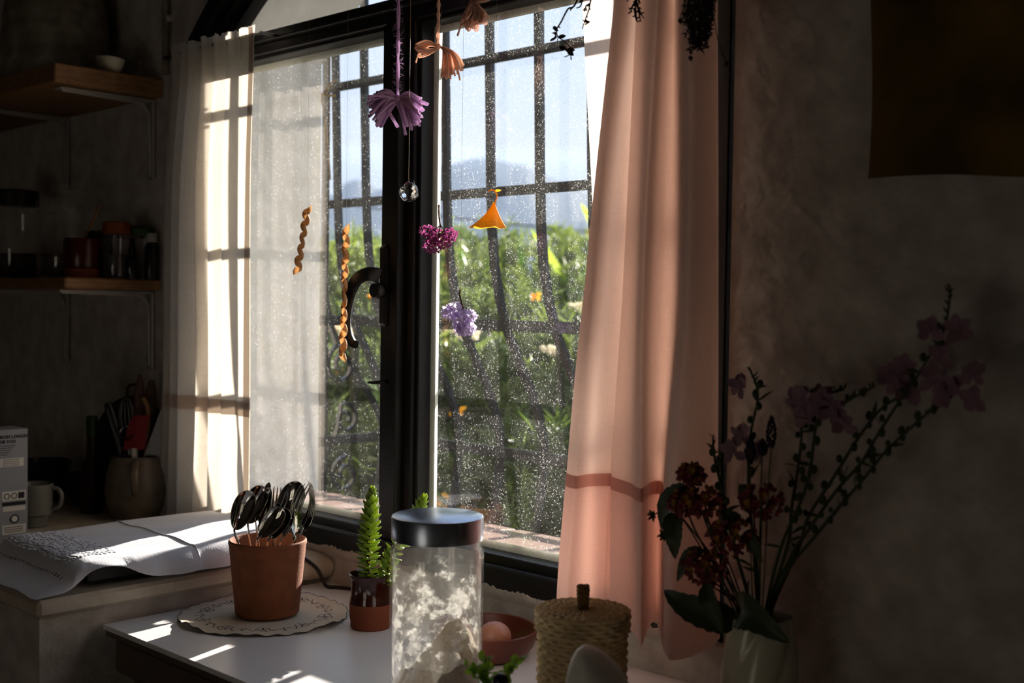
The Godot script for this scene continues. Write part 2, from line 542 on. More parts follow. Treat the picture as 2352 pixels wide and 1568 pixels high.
func make_room():
	var w := CSGCombiner3D.new()
	w.name = "wall_window"
	w.set_meta("kind", "structure")
	var body := csg_box(Vector3(6.0, 2.9, 0.35), Vector3(-0.3, 1.35, -0.175))
	w.add_child(body)
	var hole := CSGPolygon3D.new()
	var pts := PackedVector2Array([Vector2(-0.495, 0.862), Vector2(0.875, 0.862)])
	var ar := arch_points(0.19, 1.187, 0.965, -0.495, 0.875)
	ar.reverse()
	pts.append_array(ar)
	hole.polygon = pts
	hole.depth = 0.8
	hole.operation = CSGShape3D.OPERATION_SUBTRACTION
	hole.position = Vector3(0, 0, 0.4)
	w.add_child(hole)
	add_child(w)
	body.material = M.plaster
	hole.material = M.outer_plaster
	for k in [["wall_left", Vector3(0.2, 2.9, 3.6), Vector3(-2.9, 1.35, 1.6)], ["wall_right", Vector3(0.2, 2.9, 3.6), Vector3(2.5, 1.35, 1.6)], ["wall_back", Vector3(5.6, 2.9, 0.2), Vector3(-0.2, 1.35, 3.3)]]:
		var b := B.new(); b.box(k[1], k[2]); struct(b, k[0], M.dark_wall)
	var b := B.new(); b.box(Vector3(5.8, 0.1, 3.7), Vector3(-0.2, -0.05, 1.65)); struct(b, "floor", M.floor_tile)
	b = B.new(); b.box(Vector3(5.8, 0.1, 3.9), Vector3(-0.2, 2.75, 1.6)); struct(b, "ceiling", M.ceiling_paint)
	# ragged plaster lip along the foot of the window frame
	b = B.new()
	var rows := [[], [], [], []]
	for i in 361:
		var x := -0.52 + 1.41 * i / 360.0
		var y := 0.868 + R(-0.0022, 0.0026) + 0.0015 * sin(x * 31.0) + 0.0018 * sin(x * 77.0)
		rows[0].append(Vector3(x, 0.846, 0.0))
		rows[1].append(Vector3(x, 0.856, 0.010))
		rows[2].append(Vector3(x, y - 0.001, 0.0135))
		rows[3].append(Vector3(x, y, 0.004))
	b.grid(rows)
	struct(b, "trim_1", M.plaster)
	# outer window sill: pale tiles with mortar joints
	var sill := Node3D.new()
	sill.name = "trim_2"; sill.set_meta("kind", "structure")
	add_child(sill)
	b = B.new()
	b.box(Vector3(1.38, 0.03, 0.27), Vector3(0.19, 0.0, 0.0), 0.001)
	var slope := Transform3D(Basis(Vector3.RIGHT, -0.11), Vector3(0, 0.873, -0.19))
	part(b, "mortar_bed", M.mortar, sill, slope)
	var t := B.new()
	t.box(Vector3(0.236, 0.008, 0.262), Vector3.ZERO, 0.003)
	var tm := t.mesh()
	for i in 6: put(tm, "tile", M.sill_tile, sill, slope * Transform3D(Basis(), Vector3(-0.43 + 0.246 * i, 0.0185, 0.0)))

# ---------------------------------------------------------------- the window
func make_window():
	var w := Node3D.new()
	w.name = "window_1"; w.set_meta("kind", "structure")
	add_child(w)
	var b := B.new()
	# outer frame: foot with two steps, stiles
	b.box(Vector3(1.36, 0.034, 0.072), Vector3(0.19, 0.883, -0.026), 0.002)
	b.box(Vector3(1.36, 0.018, 0.05), Vector3(0.19, 0.906, -0.033), 0.002)
	b.box(Vector3(1.36, 0.004, 0.066), Vector3(0.19, 0.899, -0.025), 0.001)
	for x in [-0.465, 0.845]:
		b.box(Vector3(0.05, 0.98, 0.066), Vector3(x, 1.36, -0.03), 0.002)
	part(b, "frame", M.black_paint, w)
	b = B.new() # transom with a rib
	b.box(Vector3(1.36, 0.018, 0.056), Vector3(0.19, 1.834, -0.028), 0.002)
	b.box(Vector3(1.36, 0.005, 0.064), Vector3(0.19, 1.8235, -0.024), 0.0015)
	b.box(Vector3(1.36, 0.022, 0.054), Vector3(0.19, 1.811, -0.029), 0.002)
	b.box(Vector3(1.36, 0.010, 0.044), Vector3(0.19, 1.797, -0.032), 0.002)
	part(b, "transom", M.black_paint, w)
	b = B.new() # meeting stiles in the middle
	b.box(Vector3(0.036, 0.885, 0.05), Vector3(0.166, 1.357, -0.025), 0.002)
	b.box(Vector3(0.020, 0.885, 0.062), Vector3(0.194, 1.357, -0.020), 0.002)
	b.box(Vector3(0.022, 0.885, 0.048), Vector3(0.215, 1.357, -0.030), 0.002)
	b.box(Vector3(0.010, 0.885, 0.040), Vector3(0.230, 1.357, -0.034), 0.0015)
	part(b, "mullion", M.black_paint, w)
	# arched head
	b = B.new()
	var rows := []
	var prof := [Vector2(0.958, 0.004), Vector2(0.958, -0.06), Vector2(0.882, -0.06), Vector2(0.882, -0.03), Vector2(0.900, -0.028), Vector2(0.900, -0.010), Vector2(0.925, -0.008), Vector2(0.925, 0.004), Vector2(0.958, 0.004)]
	for i in 49:
		var a := deg_to_rad(lerpf(135.6, 44.4, i / 48.0))
		var row := []
		for p in prof: row.append(Vector3(0.19 + cos(a) * p.x, 1.187 + sin(a) * p.x, p.y))
		rows.append(row)
	for j in prof.size() - 1:
		var strip := []
		for r in rows: strip.append([r[j], r[j + 1]])
		b.grid(strip)
	part(b, "arch_frame", M.black_paint, w)
	# glass, its pale putty, and the dust on it
	var panes := [[-0.44, 0.148, -0.036], [0.235, 0.82, -0.036]]
	var y0 := 0.915
	var y1 := 1.792
	for k in 2:
		var x0: float = panes[k][0]
		var x1: float = panes[k][1]
		var z: float = panes[k][2]
		var g := B.new()
		g.quad(Vector3(x0, y0, z), Vector3(x1, y0, z), Vector3(x1, y1, z), Vector3(x0, y1, z))
		g.quad(Vector3(x0, y0, z - 0.0035), Vector3(x1, y0, z - 0.0035), Vector3(x1, y1, z - 0.0035), Vector3(x0, y1, z - 0.0035))
		var gl := part(g, "pane", M.window_pane, w)
		var d := B.new()
		d.quad(Vector3(x0, y0, z - 0.005), Vector3(x1, y0, z - 0.005), Vector3(x1, y1, z - 0.005), Vector3(x0, y1, z - 0.005))
		var fm := film("dust_%d" % k, dust_image(1000, 1500, 90000 if k == 0 else 230000, 0.008, 40 + k), Color(0.95, 0.95, 0.95), Color(0.9, 0.9, 0.88))
		stuff(part(d, "dust_film", fm, gl))
		var p := B.new() # putty wedges outside the pane
		var i := 0.013
		var zo := z - 0.024
		var a := [Vector3(x0, y0, zo), Vector3(x1, y0, zo), Vector3(x1, y1, zo), Vector3(x0, y1, zo)]
		var c := [Vector3(x0 + i, y0 + i, z - 0.006), Vector3(x1 - i, y0 + i, z - 0.006), Vector3(x1 - i, y1 - i, z - 0.006), Vector3(x0 + i, y1 - i, z - 0.006)]
		var f := [Vector3(x0, y0, z - 0.006), Vector3(x1, y0, z - 0.006), Vector3(x1, y1, z - 0.006), Vector3(x0, y1, z - 0.006)]
		for q in 4:
			var q2 := (q + 1) % 4
			p.quad(a[q2], a[q], c[q], c[q2])
			p.quad(f[q], f[q2], c[q2], c[q])
		part(p, "putty", M.putty, w)
	var fan := B.new()
	var ap := arch_points(0.19, 1.187, 0.9, -0.44, 0.82, 24)
	for i in ap.size() - 1:
		fan.quad(Vector3(ap[i].x, 1.842, -0.036), Vector3(ap[i + 1].x, 1.842, -0.036), Vector3(ap[i + 1].x, ap[i + 1].y, -0.036), Vector3(ap[i].x, ap[i].y, -0.036))
	part(fan, "pane", M.window_pane, w)
	# lever handle
	var h := Node3D.new()
	h.name = "handle"
	w.add_child(h, true)
	b = B.new()
	b.box(Vector3(0.022, 0.142, 0.016), Vector3(0.170, 1.347, 0.008), 0.0060)
	part(b, "backplate", M.black_paint, h)
	b = B.new()
	var cyl := Transform3D(Basis(Vector3.RIGHT, PI / 2), Vector3(0.168, 1.338, 0.012))
	b.lathe([Vector2(0, 0), Vector2(0.0135, 0), Vector2(0.0145, 0.002), Vector2(0.0145, 0.016), Vector2(0.012, 0.020), Vector2(0, 0.020)], 28, cyl)
	part(b, "hub", M.black_paint, h)
	b = B.new()
	var lev := curve([Vector3(0.178, 1.364, 0.028), Vector3(0.171, 1.366, 0.045), Vector3(0.156, 1.358, 0.056), Vector3(0.143, 1.340, 0.060), Vector3(0.133, 1.312, 0.061), Vector3(0.128, 1.284, 0.060), Vector3(0.130, 1.262, 0.057), Vector3(0.136, 1.247, 0.052), Vector3(0.144, 1.244, 0.049)], 5)
	var outer := []
	for i in lev.size():
		var t: Vector3 = (lev[mini(i + 1, lev.size() - 1)] - lev[maxi(i - 1, 0)]).normalized()
		var side := t.cross(Vector3(0.35, 0.0, 0.94)).normalized()
		var out := side.cross(t).normalized()
		var wd: float = lerpf(0.013, 0.0065, pow(float(i) / lev.size(), 0.8))
		var th := 0.0052
		var p: Vector3 = lev[i]
		outer.append([p - side * wd + out * th * 0.5, p - side * wd * 0.8 + out * th, p + side * wd * 0.8 + out * th, p + side * wd + out * th * 0.5, p + side * wd - out * th * 0.5, p + side * wd * 0.8 - out * th, p - side * wd * 0.8 - out * th, p - side * wd - out * th * 0.5, p - side * wd + out * th * 0.5])
	b.grid(outer, true)
	var last: Array = outer[outer.size() - 1]
	for i in range(1, 7): b.tri(last[0], last[i], last[i + 1])
	part(b, "lever", M.black_paint, h)
	b = B.new() # peg below the handle
	b.tube([Vector3(0.172, 1.179, 0.0), Vector3(0.170, 1.179, 0.020), Vector3(0.160, 1.178, 0.026), Vector3(0.150, 1.178, 0.027)], [0.004, 0.0035, 0.003, 0.002], 8)
	part(b, "catch_peg", M.black_paint, w)

# ---------------------------------------------------------------- wrought grille outside
func belly(y: float) -> float:
	var t := [[2.2, -0.372], [1.9, -0.374], [1.6, -0.383], [1.48, -0.389], [1.407, -0.397], [1.333, -0.413], [1.258, -0.441], [1.19, -0.481], [1.132, -0.515], [1.072, -0.543], [1.012, -0.559], [0.944, -0.556], [0.867, -0.545], [0.80, -0.520], [0.74, -0.46], [0.70, -0.37]]
	for i in t.size() - 1:
		if y <= t[i][0] and y >= t[i + 1][0]: return lerpf(t[i][1], t[i + 1][1], smoothstep(0.0, 1.0, (t[i][0] - y) / (t[i][0] - t[i + 1][0])) * 0.35 + 0.65 * (t[i][0] - y) / (t[i][0] - t[i + 1][0]))
	return -0.37

func flat_bar(b: B, path: Array, wide: Vector3, thick: float): # rectangular bar; wide is half the breadth vector
	var m := path.size()
	var strips := [[], [], [], []]
	for i in m:
		var t: Vector3 = (path[mini(i + 1, m - 1)] - path[maxi(i - 1, 0)]).normalized()
		var nn := t.cross(wide.normalized()) * thick / 2
		var c := [path[i] - wide - nn, path[i] + wide - nn, path[i] + wide + nn, path[i] - wide + nn]
		for k in 4: strips[k].append([c[k], c[(k + 1) % 4]])
	for k in 4: b.grid(strips[k], false, true)
	for e in [0, m - 1]:
		b.quad(strips[0][e][0], strips[0][e][1], strips[2][e][0], strips[2][e][1])

func make_grille():
	var g := thing("window_grille", "dark wrought iron belly grille with scrolls outside the dusty window", "grille", Vector3(0.19, 0.7, -0.37))
	var inv := Transform3D(Basis(), -g.position)
	var ys := []
	for i in 61: ys.append(2.12 - 1.40 * i / 60.0)
	for x in [-0.475, -0.37, -0.235, -0.10, 0.033, 0.17, 0.305, 0.44, 0.575, 0.71, 0.83]:
		var b := B.new()
		var path := []
		for y in ys: path.append(Vector3(x, y, belly(y)))
		flat_bar(b, path, Vector3(0.0085, 0, 0), 0.012)
		part(b, "bar", M.iron, g, inv)
	for k in [[1.8145, 0.010], [1.5455, 0.010], [1.272, 0.012], [0.985, 0.012]]:
		var b := B.new()
		var z := belly(k[0])
		b.box(Vector3(1.37, k[1] * 2.0, 0.006), Vector3(0.178, k[0], z + 0.003), 0.001)
		part(b, "rail", M.iron, g, inv)
		if k[0] < 1.4: # returns to the wall
			for x in [-0.51, 0.87]:
				var q := B.new()
				q.box(Vector3(0.006, k[1] * 2.0, absf(z + 0.352)), Vector3(x, k[0], (z - 0.352) / 2), 0.001)
				part(q, "return_bar", M.iron, g, inv)
	var b := B.new()
	b.box(Vector3(0.026, 1.40, 0.006), Vector3(-0.507, 1.42, -0.373), 0.001)
	part(b, "edge_bar", M.iron, g, inv)
	b = B.new()
	b.box(Vector3(0.026, 1.40, 0.006), Vector3(0.872, 1.42, -0.373), 0.001)
	part(b, "edge_bar", M.iron, g, inv)
	# the side bar that leans out with the belly, and the C scrolls in the triangle beside it
	b = B.new()
	var sp := []
	for i in 31:
		var y := 1.42 - 0.70 * i / 30.0
		sp.append(Vector3(-0.512, y, lerpf(-0.375, belly(y), smoothstep(1.42, 1.0, y))))
	flat_bar(b, sp, Vector3(0.006, 0, 0), 0.012)
	part(b, "side_bar", M.iron, g, inv)
	for s in [[1.165, -0.425, 0.048, 1.0], [1.035, -0.44, 0.036, -1.0], [0.90, -0.44, 0.044, 1.0]]:
		var pts := []
		for i in 40:
			var t := float(i) / 39.0
			var a := lerpf(-0.4, 8.6, t)
			var r: float = s[2] * (1.0 - 0.72 * t)
			pts.append(Vector3(-0.508, s[0] + r * cos(a) * 1.05, s[1] + r * sin(a) * s[3]))
		var tail := [Vector3(-0.508, s[0] - 0.085, s[1] + 0.06), Vector3(-0.508, s[0] - 0.02, s[1] + s[2] * -0.9 * s[3] * 0.4 + 0.01)]
		b = B.new()
		flat_bar(b, curve([tail[0], tail[1]], 4) + pts if s[3] < 0 else pts, Vector3(0.006, 0, 0), 0.007)
		part(b, "scroll", M.iron, g, inv)
	var tw := thing("twine", "loose end of pale twine knotted to the grille at the reveal edge", "twine", Vector3(-0.5, 1.80, -0.355))
	b = B.new()
	b.tube(curve([Vector3(-0.02, 0.02, 0.01), Vector3(0.0, 0, 0), Vector3(0.03, 0.028, -0.01), Vector3(0.04, 0.03, -0.012)]), 0.0028, 6)
	b.tube(curve([Vector3(0.0, 0, 0.004), Vector3(0.03, -0.006, 0.0), Vector3(0.045, -0.008, -0.004)]), 0.0034, 6)
	part(b, "knot", M.twine, tw)
	b = B.new()
	b.tube(curve([Vector3(0, 0, 0.002), Vector3(0.012, -0.07, 0.0), Vector3(0.022, -0.13, -0.002), Vector3(0.03, -0.20, -0.004)]), 0.0022, 6)
	part(b, "strand", M.twine, tw)

# ---------------------------------------------------------------- curtains
# knots: [height y, [x, z] ...] rows from the top; the cloth runs smoothly through them
func folded(rows_in: Array, y_of: Array, sub: int, nv: int) -> Array:
	var nk: int = rows_in[0].size()
	var rows := []
	for i in nv + 1:
		var t := float(i) / nv * (rows_in.size() - 1)
		var k := mini(int(t), rows_in.size() - 2)
		var f := t - k
		var pts := []
		for j in nk:
			var a: Vector2 = rows_in[maxi(k - 1, 0)][j]
			var p: Vector2 = rows_in[k][j]
			var q: Vector2 = rows_in[k + 1][j]
			var d: Vector2 = rows_in[mini(k + 2, rows_in.size() - 1)][j]
			pts.append(0.5 * ((2.0 * p) + (q - a) * f + (2.0 * a - 5.0 * p + 4.0 * q - d) * f * f + (3.0 * p - a - 3.0 * q + d) * f * f * f))
		var y: float = lerpf(y_of[k], y_of[k + 1], f)
		var line := curve(pts, sub)
		var row := []
		for p in line: row.append(Vector3(p.x, y, p.y))
		rows.append(row)
	return rows

func make_curtains():
	# left: sheer beige, gathered on a wire over the transom
	var o := thing("curtain", "sheer beige curtain gathered at the left side of the window, sun on its folds", "curtain", Vector3(-0.33, 0.86, 0.05))
	var inv := Transform3D(Basis(), -o.position)
	var cols_t := [-0.505, -0.470, -0.452, -0.432, -0.412, -0.400, -0.372, -0.348, -0.335, -0.306, -0.285, -0.268, -0.240, -0.222, -0.206, -0.184]
	var cols_b := [-0.535, -0.500, -0.478, -0.455, -0.437, -0.415, -0.378, -0.352, -0.330, -0.306, -0.284, -0.262, -0.240, -0.222, -0.204, -0.180]
	var zs := [0.018, 0.062, 0.020, 0.070, 0.022, 0.072, 0.022, 0.074, 0.030, 0.068, 0.036, 0.060, 0.040, 0.052, 0.050, 0.050]
	var tops := []
	var mids := []
	var lows := []
	var ends := []
	for i in cols_t.size():
		tops.append(Vector2(cols_t[i], lerpf(0.035, zs[i], 0.45)))
		mids.append(Vector2(lerpf(cols_t[i], cols_b[i], 0.35), lerpf(0.045, zs[i], 0.9)))
		lows.append(Vector2(lerpf(cols_t[i], cols_b[i], 0.8) + 0.006 * sin(i * 2.1), lerpf(0.045, zs[i], 0.75)))
		ends.append(Vector2(cols_b[i], lerpf(0.045, zs[i], 0.85)))
	var all := folded([tops, mids, lows, ends], [1.842, 1.55, 1.15, 0.862], 7, 60)
	for r in all.size(): # ruffled heading
		for j in all[r].size():
			var p: Vector3 = all[r][j]
			var near_top := clampf((p.y - 1.79) / 0.05, 0.0, 1.0)
			p.z += near_top * 0.006 * sin(j * 1.7)
			p.y += near_top * 0.004 * sin(j * 0.9) * sin(j * 2.3)
			all[r][j] = p
	var b := B.new()
	b.grid(all)
	part(b, "cloth", M.sheer_cloth, o, inv)
	b = B.new() # double cloth of the stitched hem, a darker band
	var band := []
	for r in all.size():
		var y: float = all[r][10].y
		if y < 1.122 and y > 1.078: band.append(r)
	var rows := []
	for r in band:
		var row := []
		for p in all[r]: row.append(p + Vector3(0, 0, 0.0012))
		rows.append(row)
	b.grid(rows)
	part(b, "hem_band", M.sheer_band, o, inv)
	b = B.new() # turned side edge
	rows = []
	for r in all.size():
		var n: int = all[r].size()
		var row := []
		for j in range(n - 6, n): row.append(all[r][j] + Vector3(0, 0, 0.0015))
		rows.append(row)
	b.grid(rows)
	part(b, "side_hem", M.sheer_band, o, inv)
	b = B.new()
	b.tube([Vector3(-0.53, 1.828, 0.036), Vector3(-0.17, 1.828, 0.036)], 0.003, 8)
	for x in [-0.53, -0.17]: b.tube([Vector3(x, 1.828, 0.0), Vector3(x, 1.828, 0.038)], 0.003, 8)
	part(b, "curtain_wire", M.grey_steel, o, inv)

	# right: heavier pink cloth in deep folds
	o = thing("curtain", "pink linen curtain hanging in deep folds at the right side of the window", "curtain", Vector3(0.76, 0.86, 0.07))
	inv = Transform3D(Basis(), -o.position)
	var px := [ # x of every fold at four heights, and its depth z
		[0.627, 0.659, 0.671, 0.6725, 0.022], [0.690, 0.700, 0.700, 0.700, 0.014],
		[0.740, 0.728, 0.715, 0.710, 0.020], [0.742, 0.730, 0.717, 0.711, 0.032], [0.735, 0.700, 0.680, 0.665, 0.046],
		[0.7294, 0.6846, 0.6570, 0.6411, 0.075], [0.7531, 0.7133, 0.6896, 0.6734, 0.092],
		[0.7470, 0.7120, 0.6900, 0.6800, 0.056], [0.7520, 0.7380, 0.7220, 0.7150, 0.024],
		[0.790, 0.780, 0.775, 0.775, 0.014], [0.840, 0.838, 0.835, 0.835, 0.018], [0.838, 0.836, 0.834, 0.834, 0.032],
		[0.775, 0.760, 0.750, 0.750, 0.042], [0.7518, 0.7361, 0.7217, 0.7220, 0.055], [0.7888, 0.7819, 0.7787, 0.7916, 0.085],
		[0.8182, 0.8058, 0.8070, 0.8167, 0.108], [0.8323, 0.8167, 0.8193, 0.8233, 0.110],
		[0.8126, 0.7996, 0.7980, 0.8021, 0.070], [0.8017, 0.7982, 0.7893, 0.7920, 0.044],
		[0.8097, 0.8184, 0.8025, 0.8001, 0.045], [0.8607, 0.8663, 0.8485, 0.8511, 0.100],
		[0.8859, 0.8908, 0.8762, 0.8787, 0.118], [0.8893, 0.8944, 0.8934, 0.8974, 0.095],
		[0.8815, 0.8902, 0.8926, 0.9001, 0.060], [0.8607, 0.8710, 0.8769, 0.8846, 0.022]]
	var hs := [2.12, 1.735, 1.345, 1.085, 0.880]
	var kn := []
	for k in 5:
		var row := []
		for c in px: row.append(Vector2(2.0 * c[0] - c[1] if k == 0 else c[k - 1], c[4]))
		kn.append(row)
	all = folded(kn, hs, 7, 90)
	for r in all.size(): # hem hangs unevenly
		for j in all[r].size():
			var p: Vector3 = all[r][j]
			var low := clampf((1.05 - p.y) / 0.19, 0.0, 1.0)
			p.y += low * (0.008 * sin(j * 0.16 + 0.6) + 0.014 * clampf((0.80 - p.x) / 0.15, -0.5, 1.0))
			all[r][j] = p
	var cut := 0
	for r in all.size():
		if all[r][20].y > 1.068: cut = r
	b = B.new(); b.grid(all.slice(0, cut + 2))
	part(b, "cloth", M.pink_cloth, o, inv)
	b = B.new(); b.grid(all.slice(cut + 1))
	part(b, "hem", M.pink_deep, o, inv)
	b = B.new()
	rows = []
	for r in range(cut - 1, cut + 2):
		var row := []
		for p in all[r]: row.append(p + Vector3(0.0006, 0, 0.0014))
		rows.append(row)
	b.grid(rows)
	part(b, "hem_band", M.pink_band, o, inv)

# ---------------------------------------------------------------- cloth over the hob on the old counter
func make_counter():
	var o := thing("counter", "old cream painted counter slab on a rough plastered pier left of the table", "counter", Vector3(-0.6, 0.0, 0.27))
	var inv := Transform3D(Basis(), -o.position)
	var b := B.new()
	b.box(Vector3(2.0, 0.028, 0.545), Vector3(-1.0, 0.839, 0.2735), 0.006)
	part(b, "slab", M.slab_paint, o, inv)
	b = B.new()
	var rows := []
	for i in 13: # pier with an uneven plaster face
		var y := 0.825 * i / 12.0
		var row := []
		for j in 25:
			var z := lerpf(0.001, 0.538, j / 24.0)
			row.append(Vector3(-0.012 + R(-0.0015, 0.0015), y, z))
		rows.append(row)
	b.grid(rows, false, true)
	b.box(Vector3(0.30, 0.824, 0.536), Vector3(-0.166, 0.413, 0.269), 0.004)
	part(b, "pier", M.plaster, o, inv)
	b = B.new()
	b.box(Vector3(1.6, 0.82, 0.46), Vector3(-1.13, 0.411, 0.235), 0.004)
	part(b, "body", M.cabinet_side, o, inv)
	b = B.new() # broken rounded end of the slab against the window wall
	rows = []
	for i in 9:
		var a := -PI / 2 + PI * i / 8.0
		var row := []
		for j in 13:
			var z := 0.004 + 0.085 * j / 12.0
			var out := 0.030 * (1.0 - pow(j / 12.0, 2.0)) + R(-0.002, 0.002)
			row.append(Vector3(-0.004 + out * maxf(cos(a), 0.0), 0.829 + 0.022 * sin(a), z))
		rows.append(row)
	b.grid(rows, false, true)
	part(b, "plaster_lump", M.slab_paint, o, inv)

	o = thing("hob", "flat black hob hidden under the white embroidered cloth", "hob", Vector3(-0.17, 0.853, 0.26))
	inv = Transform3D(Basis(), -o.position)
	b = B.new()
	b.box(Vector3(0.265, 0.040, 0.355), Vector3(-0.162, 0.879, 0.272), 0.005)
	part(b, "body", M.black_plastic, o, inv)
	for x in [-0.27, -0.06]:
		for z in [0.12, 0.42]:
			b = B.new()
			b.lathe([Vector2(0, 0), Vector2(0.01, 0), Vector2(0.01, 0.008), Vector2(0, 0.008)], 12, Transform3D(Basis(), Vector3(x, 0.853, z)))
			part(b, "foot", M.black_plastic, o, inv)
	var cord := thing("power_cord", "black power cord curving down from the counter behind the succulent", "cord", Vector3(0.02, 0.80, 0.02))
	b = B.new()
	b.tube(curve([Vector3(-0.03, 0.868, 0.10), Vector3(-0.014, 0.862, 0.075), Vector3(0.004, 0.853, 0.058), Vector3(0.030, 0.835, 0.045), Vector3(0.045, 0.812, 0.040), Vector3(0.052, 0.8035, 0.036), Vector3(0.066, 0.8035, 0.026), Vector3(0.10, 0.8035, 0.012)]), 0.0033, 8)
	part(b, "cable", M.black_plastic, cord, Transform3D(Basis(), -cord.position))

	# the cloth: rows run from the wall into the room, columns from back to front edge
	o = thing("cloth", "white embroidered linen cloth spread over the hob on the counter", "cloth", Vector3(-0.15, 0.86, 0.28))
	inv = Transform3D(Basis(), -o.position)
	var spec := [ # z, top y, crest x, hem x, hem y
		[0.070, 0.903, -0.030, -0.006, 0.868], [0.13, 0.905, -0.024, 0.004, 0.864], [0.20, 0.904, -0.020, 0.010, 0.862], [0.262, 0.904, -0.019, 0.012, 0.862], [0.27, 0.9065, -0.018, 0.013, 0.863], [0.278, 0.904, -0.018, 0.013, 0.863], [0.33, 0.904, -0.014, 0.014, 0.863], [0.375, 0.904, -0.012, 0.016, 0.872],
		[0.41, 0.9045, -0.010, 0.014, 0.889], [0.44, 0.905, -0.010, 0.010, 0.894], [0.463, 0.9045, -0.012, 0.008, 0.888], [0.480, 0.897, -0.014, 0.004, 0.874], [0.505, 0.876, -0.018, 0.002, 0.862], [0.545, 0.8575, -0.022, 0.0, 0.8562]]
	rows = []
	for k in spec.size() * 4 - 3:
		var i := k / 4
		var f := (k % 4) / 4.0
		var s := []
		for q in 5:
			var a: float = spec[maxi(i - 1, 0)][q]
			var p: float = spec[i][q]
			var c: float = spec[mini(i + 1, spec.size() - 1)][q]
			var d: float = spec[mini(i + 2, spec.size() - 1)][q]
			s.append(0.5 * ((2.0 * p) + (c - a) * f + (2.0 * a - 5.0 * p + 4.0 * c - d) * f * f + (3.0 * p - a - 3.0 * c + d) * f * f * f))
		var row := []
		for j in 41:
			var t := j / 40.0
			var x: float
			var y: float
			if t < 0.72:
				x = lerpf(-0.298, s[2], t / 0.72)
				y = s[1] + 0.0012 * sin(x * 60.0 + s[0] * 23.0) - 0.004 * pow(t / 0.72, 6.0)
			else:
				var u := (t - 0.72) / 0.28
				x = lerpf(s[2], s[3], sin(u * PI / 2))
				y = lerpf(s[1] - 0.004, s[4], 1.0 - cos(u * PI / 2) if s[4] < s[1] - 0.02 else u)
				x += 0.003 * sin(s[0] * 90.0) * u
			if t < 0.05: y -= 0.01 * (0.05 - t) / 0.05
			row.append(Vector3(x, y, s[0]))
		rows.append(row)
	b = B.new()
	b.grid(rows, false, true)
	part(b, "linen", M.linen, o, inv)
	b = B.new() # white-work embroidery along the crest
	for k in 520:
		var i := R(30, 44)
		var t := pow(R(0.02, 0.98), 0.8) * 0.66
		var r0: Array = rows[int(i)]
		var p: Vector3 = r0[int(t * 40)]
		var q: Vector3 = rows[int(i) + 1][int(t * 40) + 1]
		var c := p.lerp(q, R(0, 1))
		b.ball(c + Vector3(0, 0.0002, 0), Vector3(R(0.003, 0.006), 0.0009, R(0.002, 0.004)), 6, 4)
	stuff(part(b, "embroidery", M.linen, o, inv))
	b = B.new() # drawn-thread hemstitch near the lower edge
	for k in 46:
		var t := 0.05 + 0.66 * k / 45.0
		var p: Vector3 = rows[46][int(t * 40)]
		var q: Vector3 = rows[48][int(t * 40)]
		var d := (q - p).normalized()
		b.box(Vector3(0.0012, 0.0005, 0.0045), Vector3.ZERO, 0.0001, Transform3D(Basis(Vector3.RIGHT, asin(-d.y)), p.lerp(q, 0.5) + Vector3(R(-0.001, 0.001), 0.0006, 0)))
	stuff(part(b, "hemstitch", M.hole_dark, o, inv))

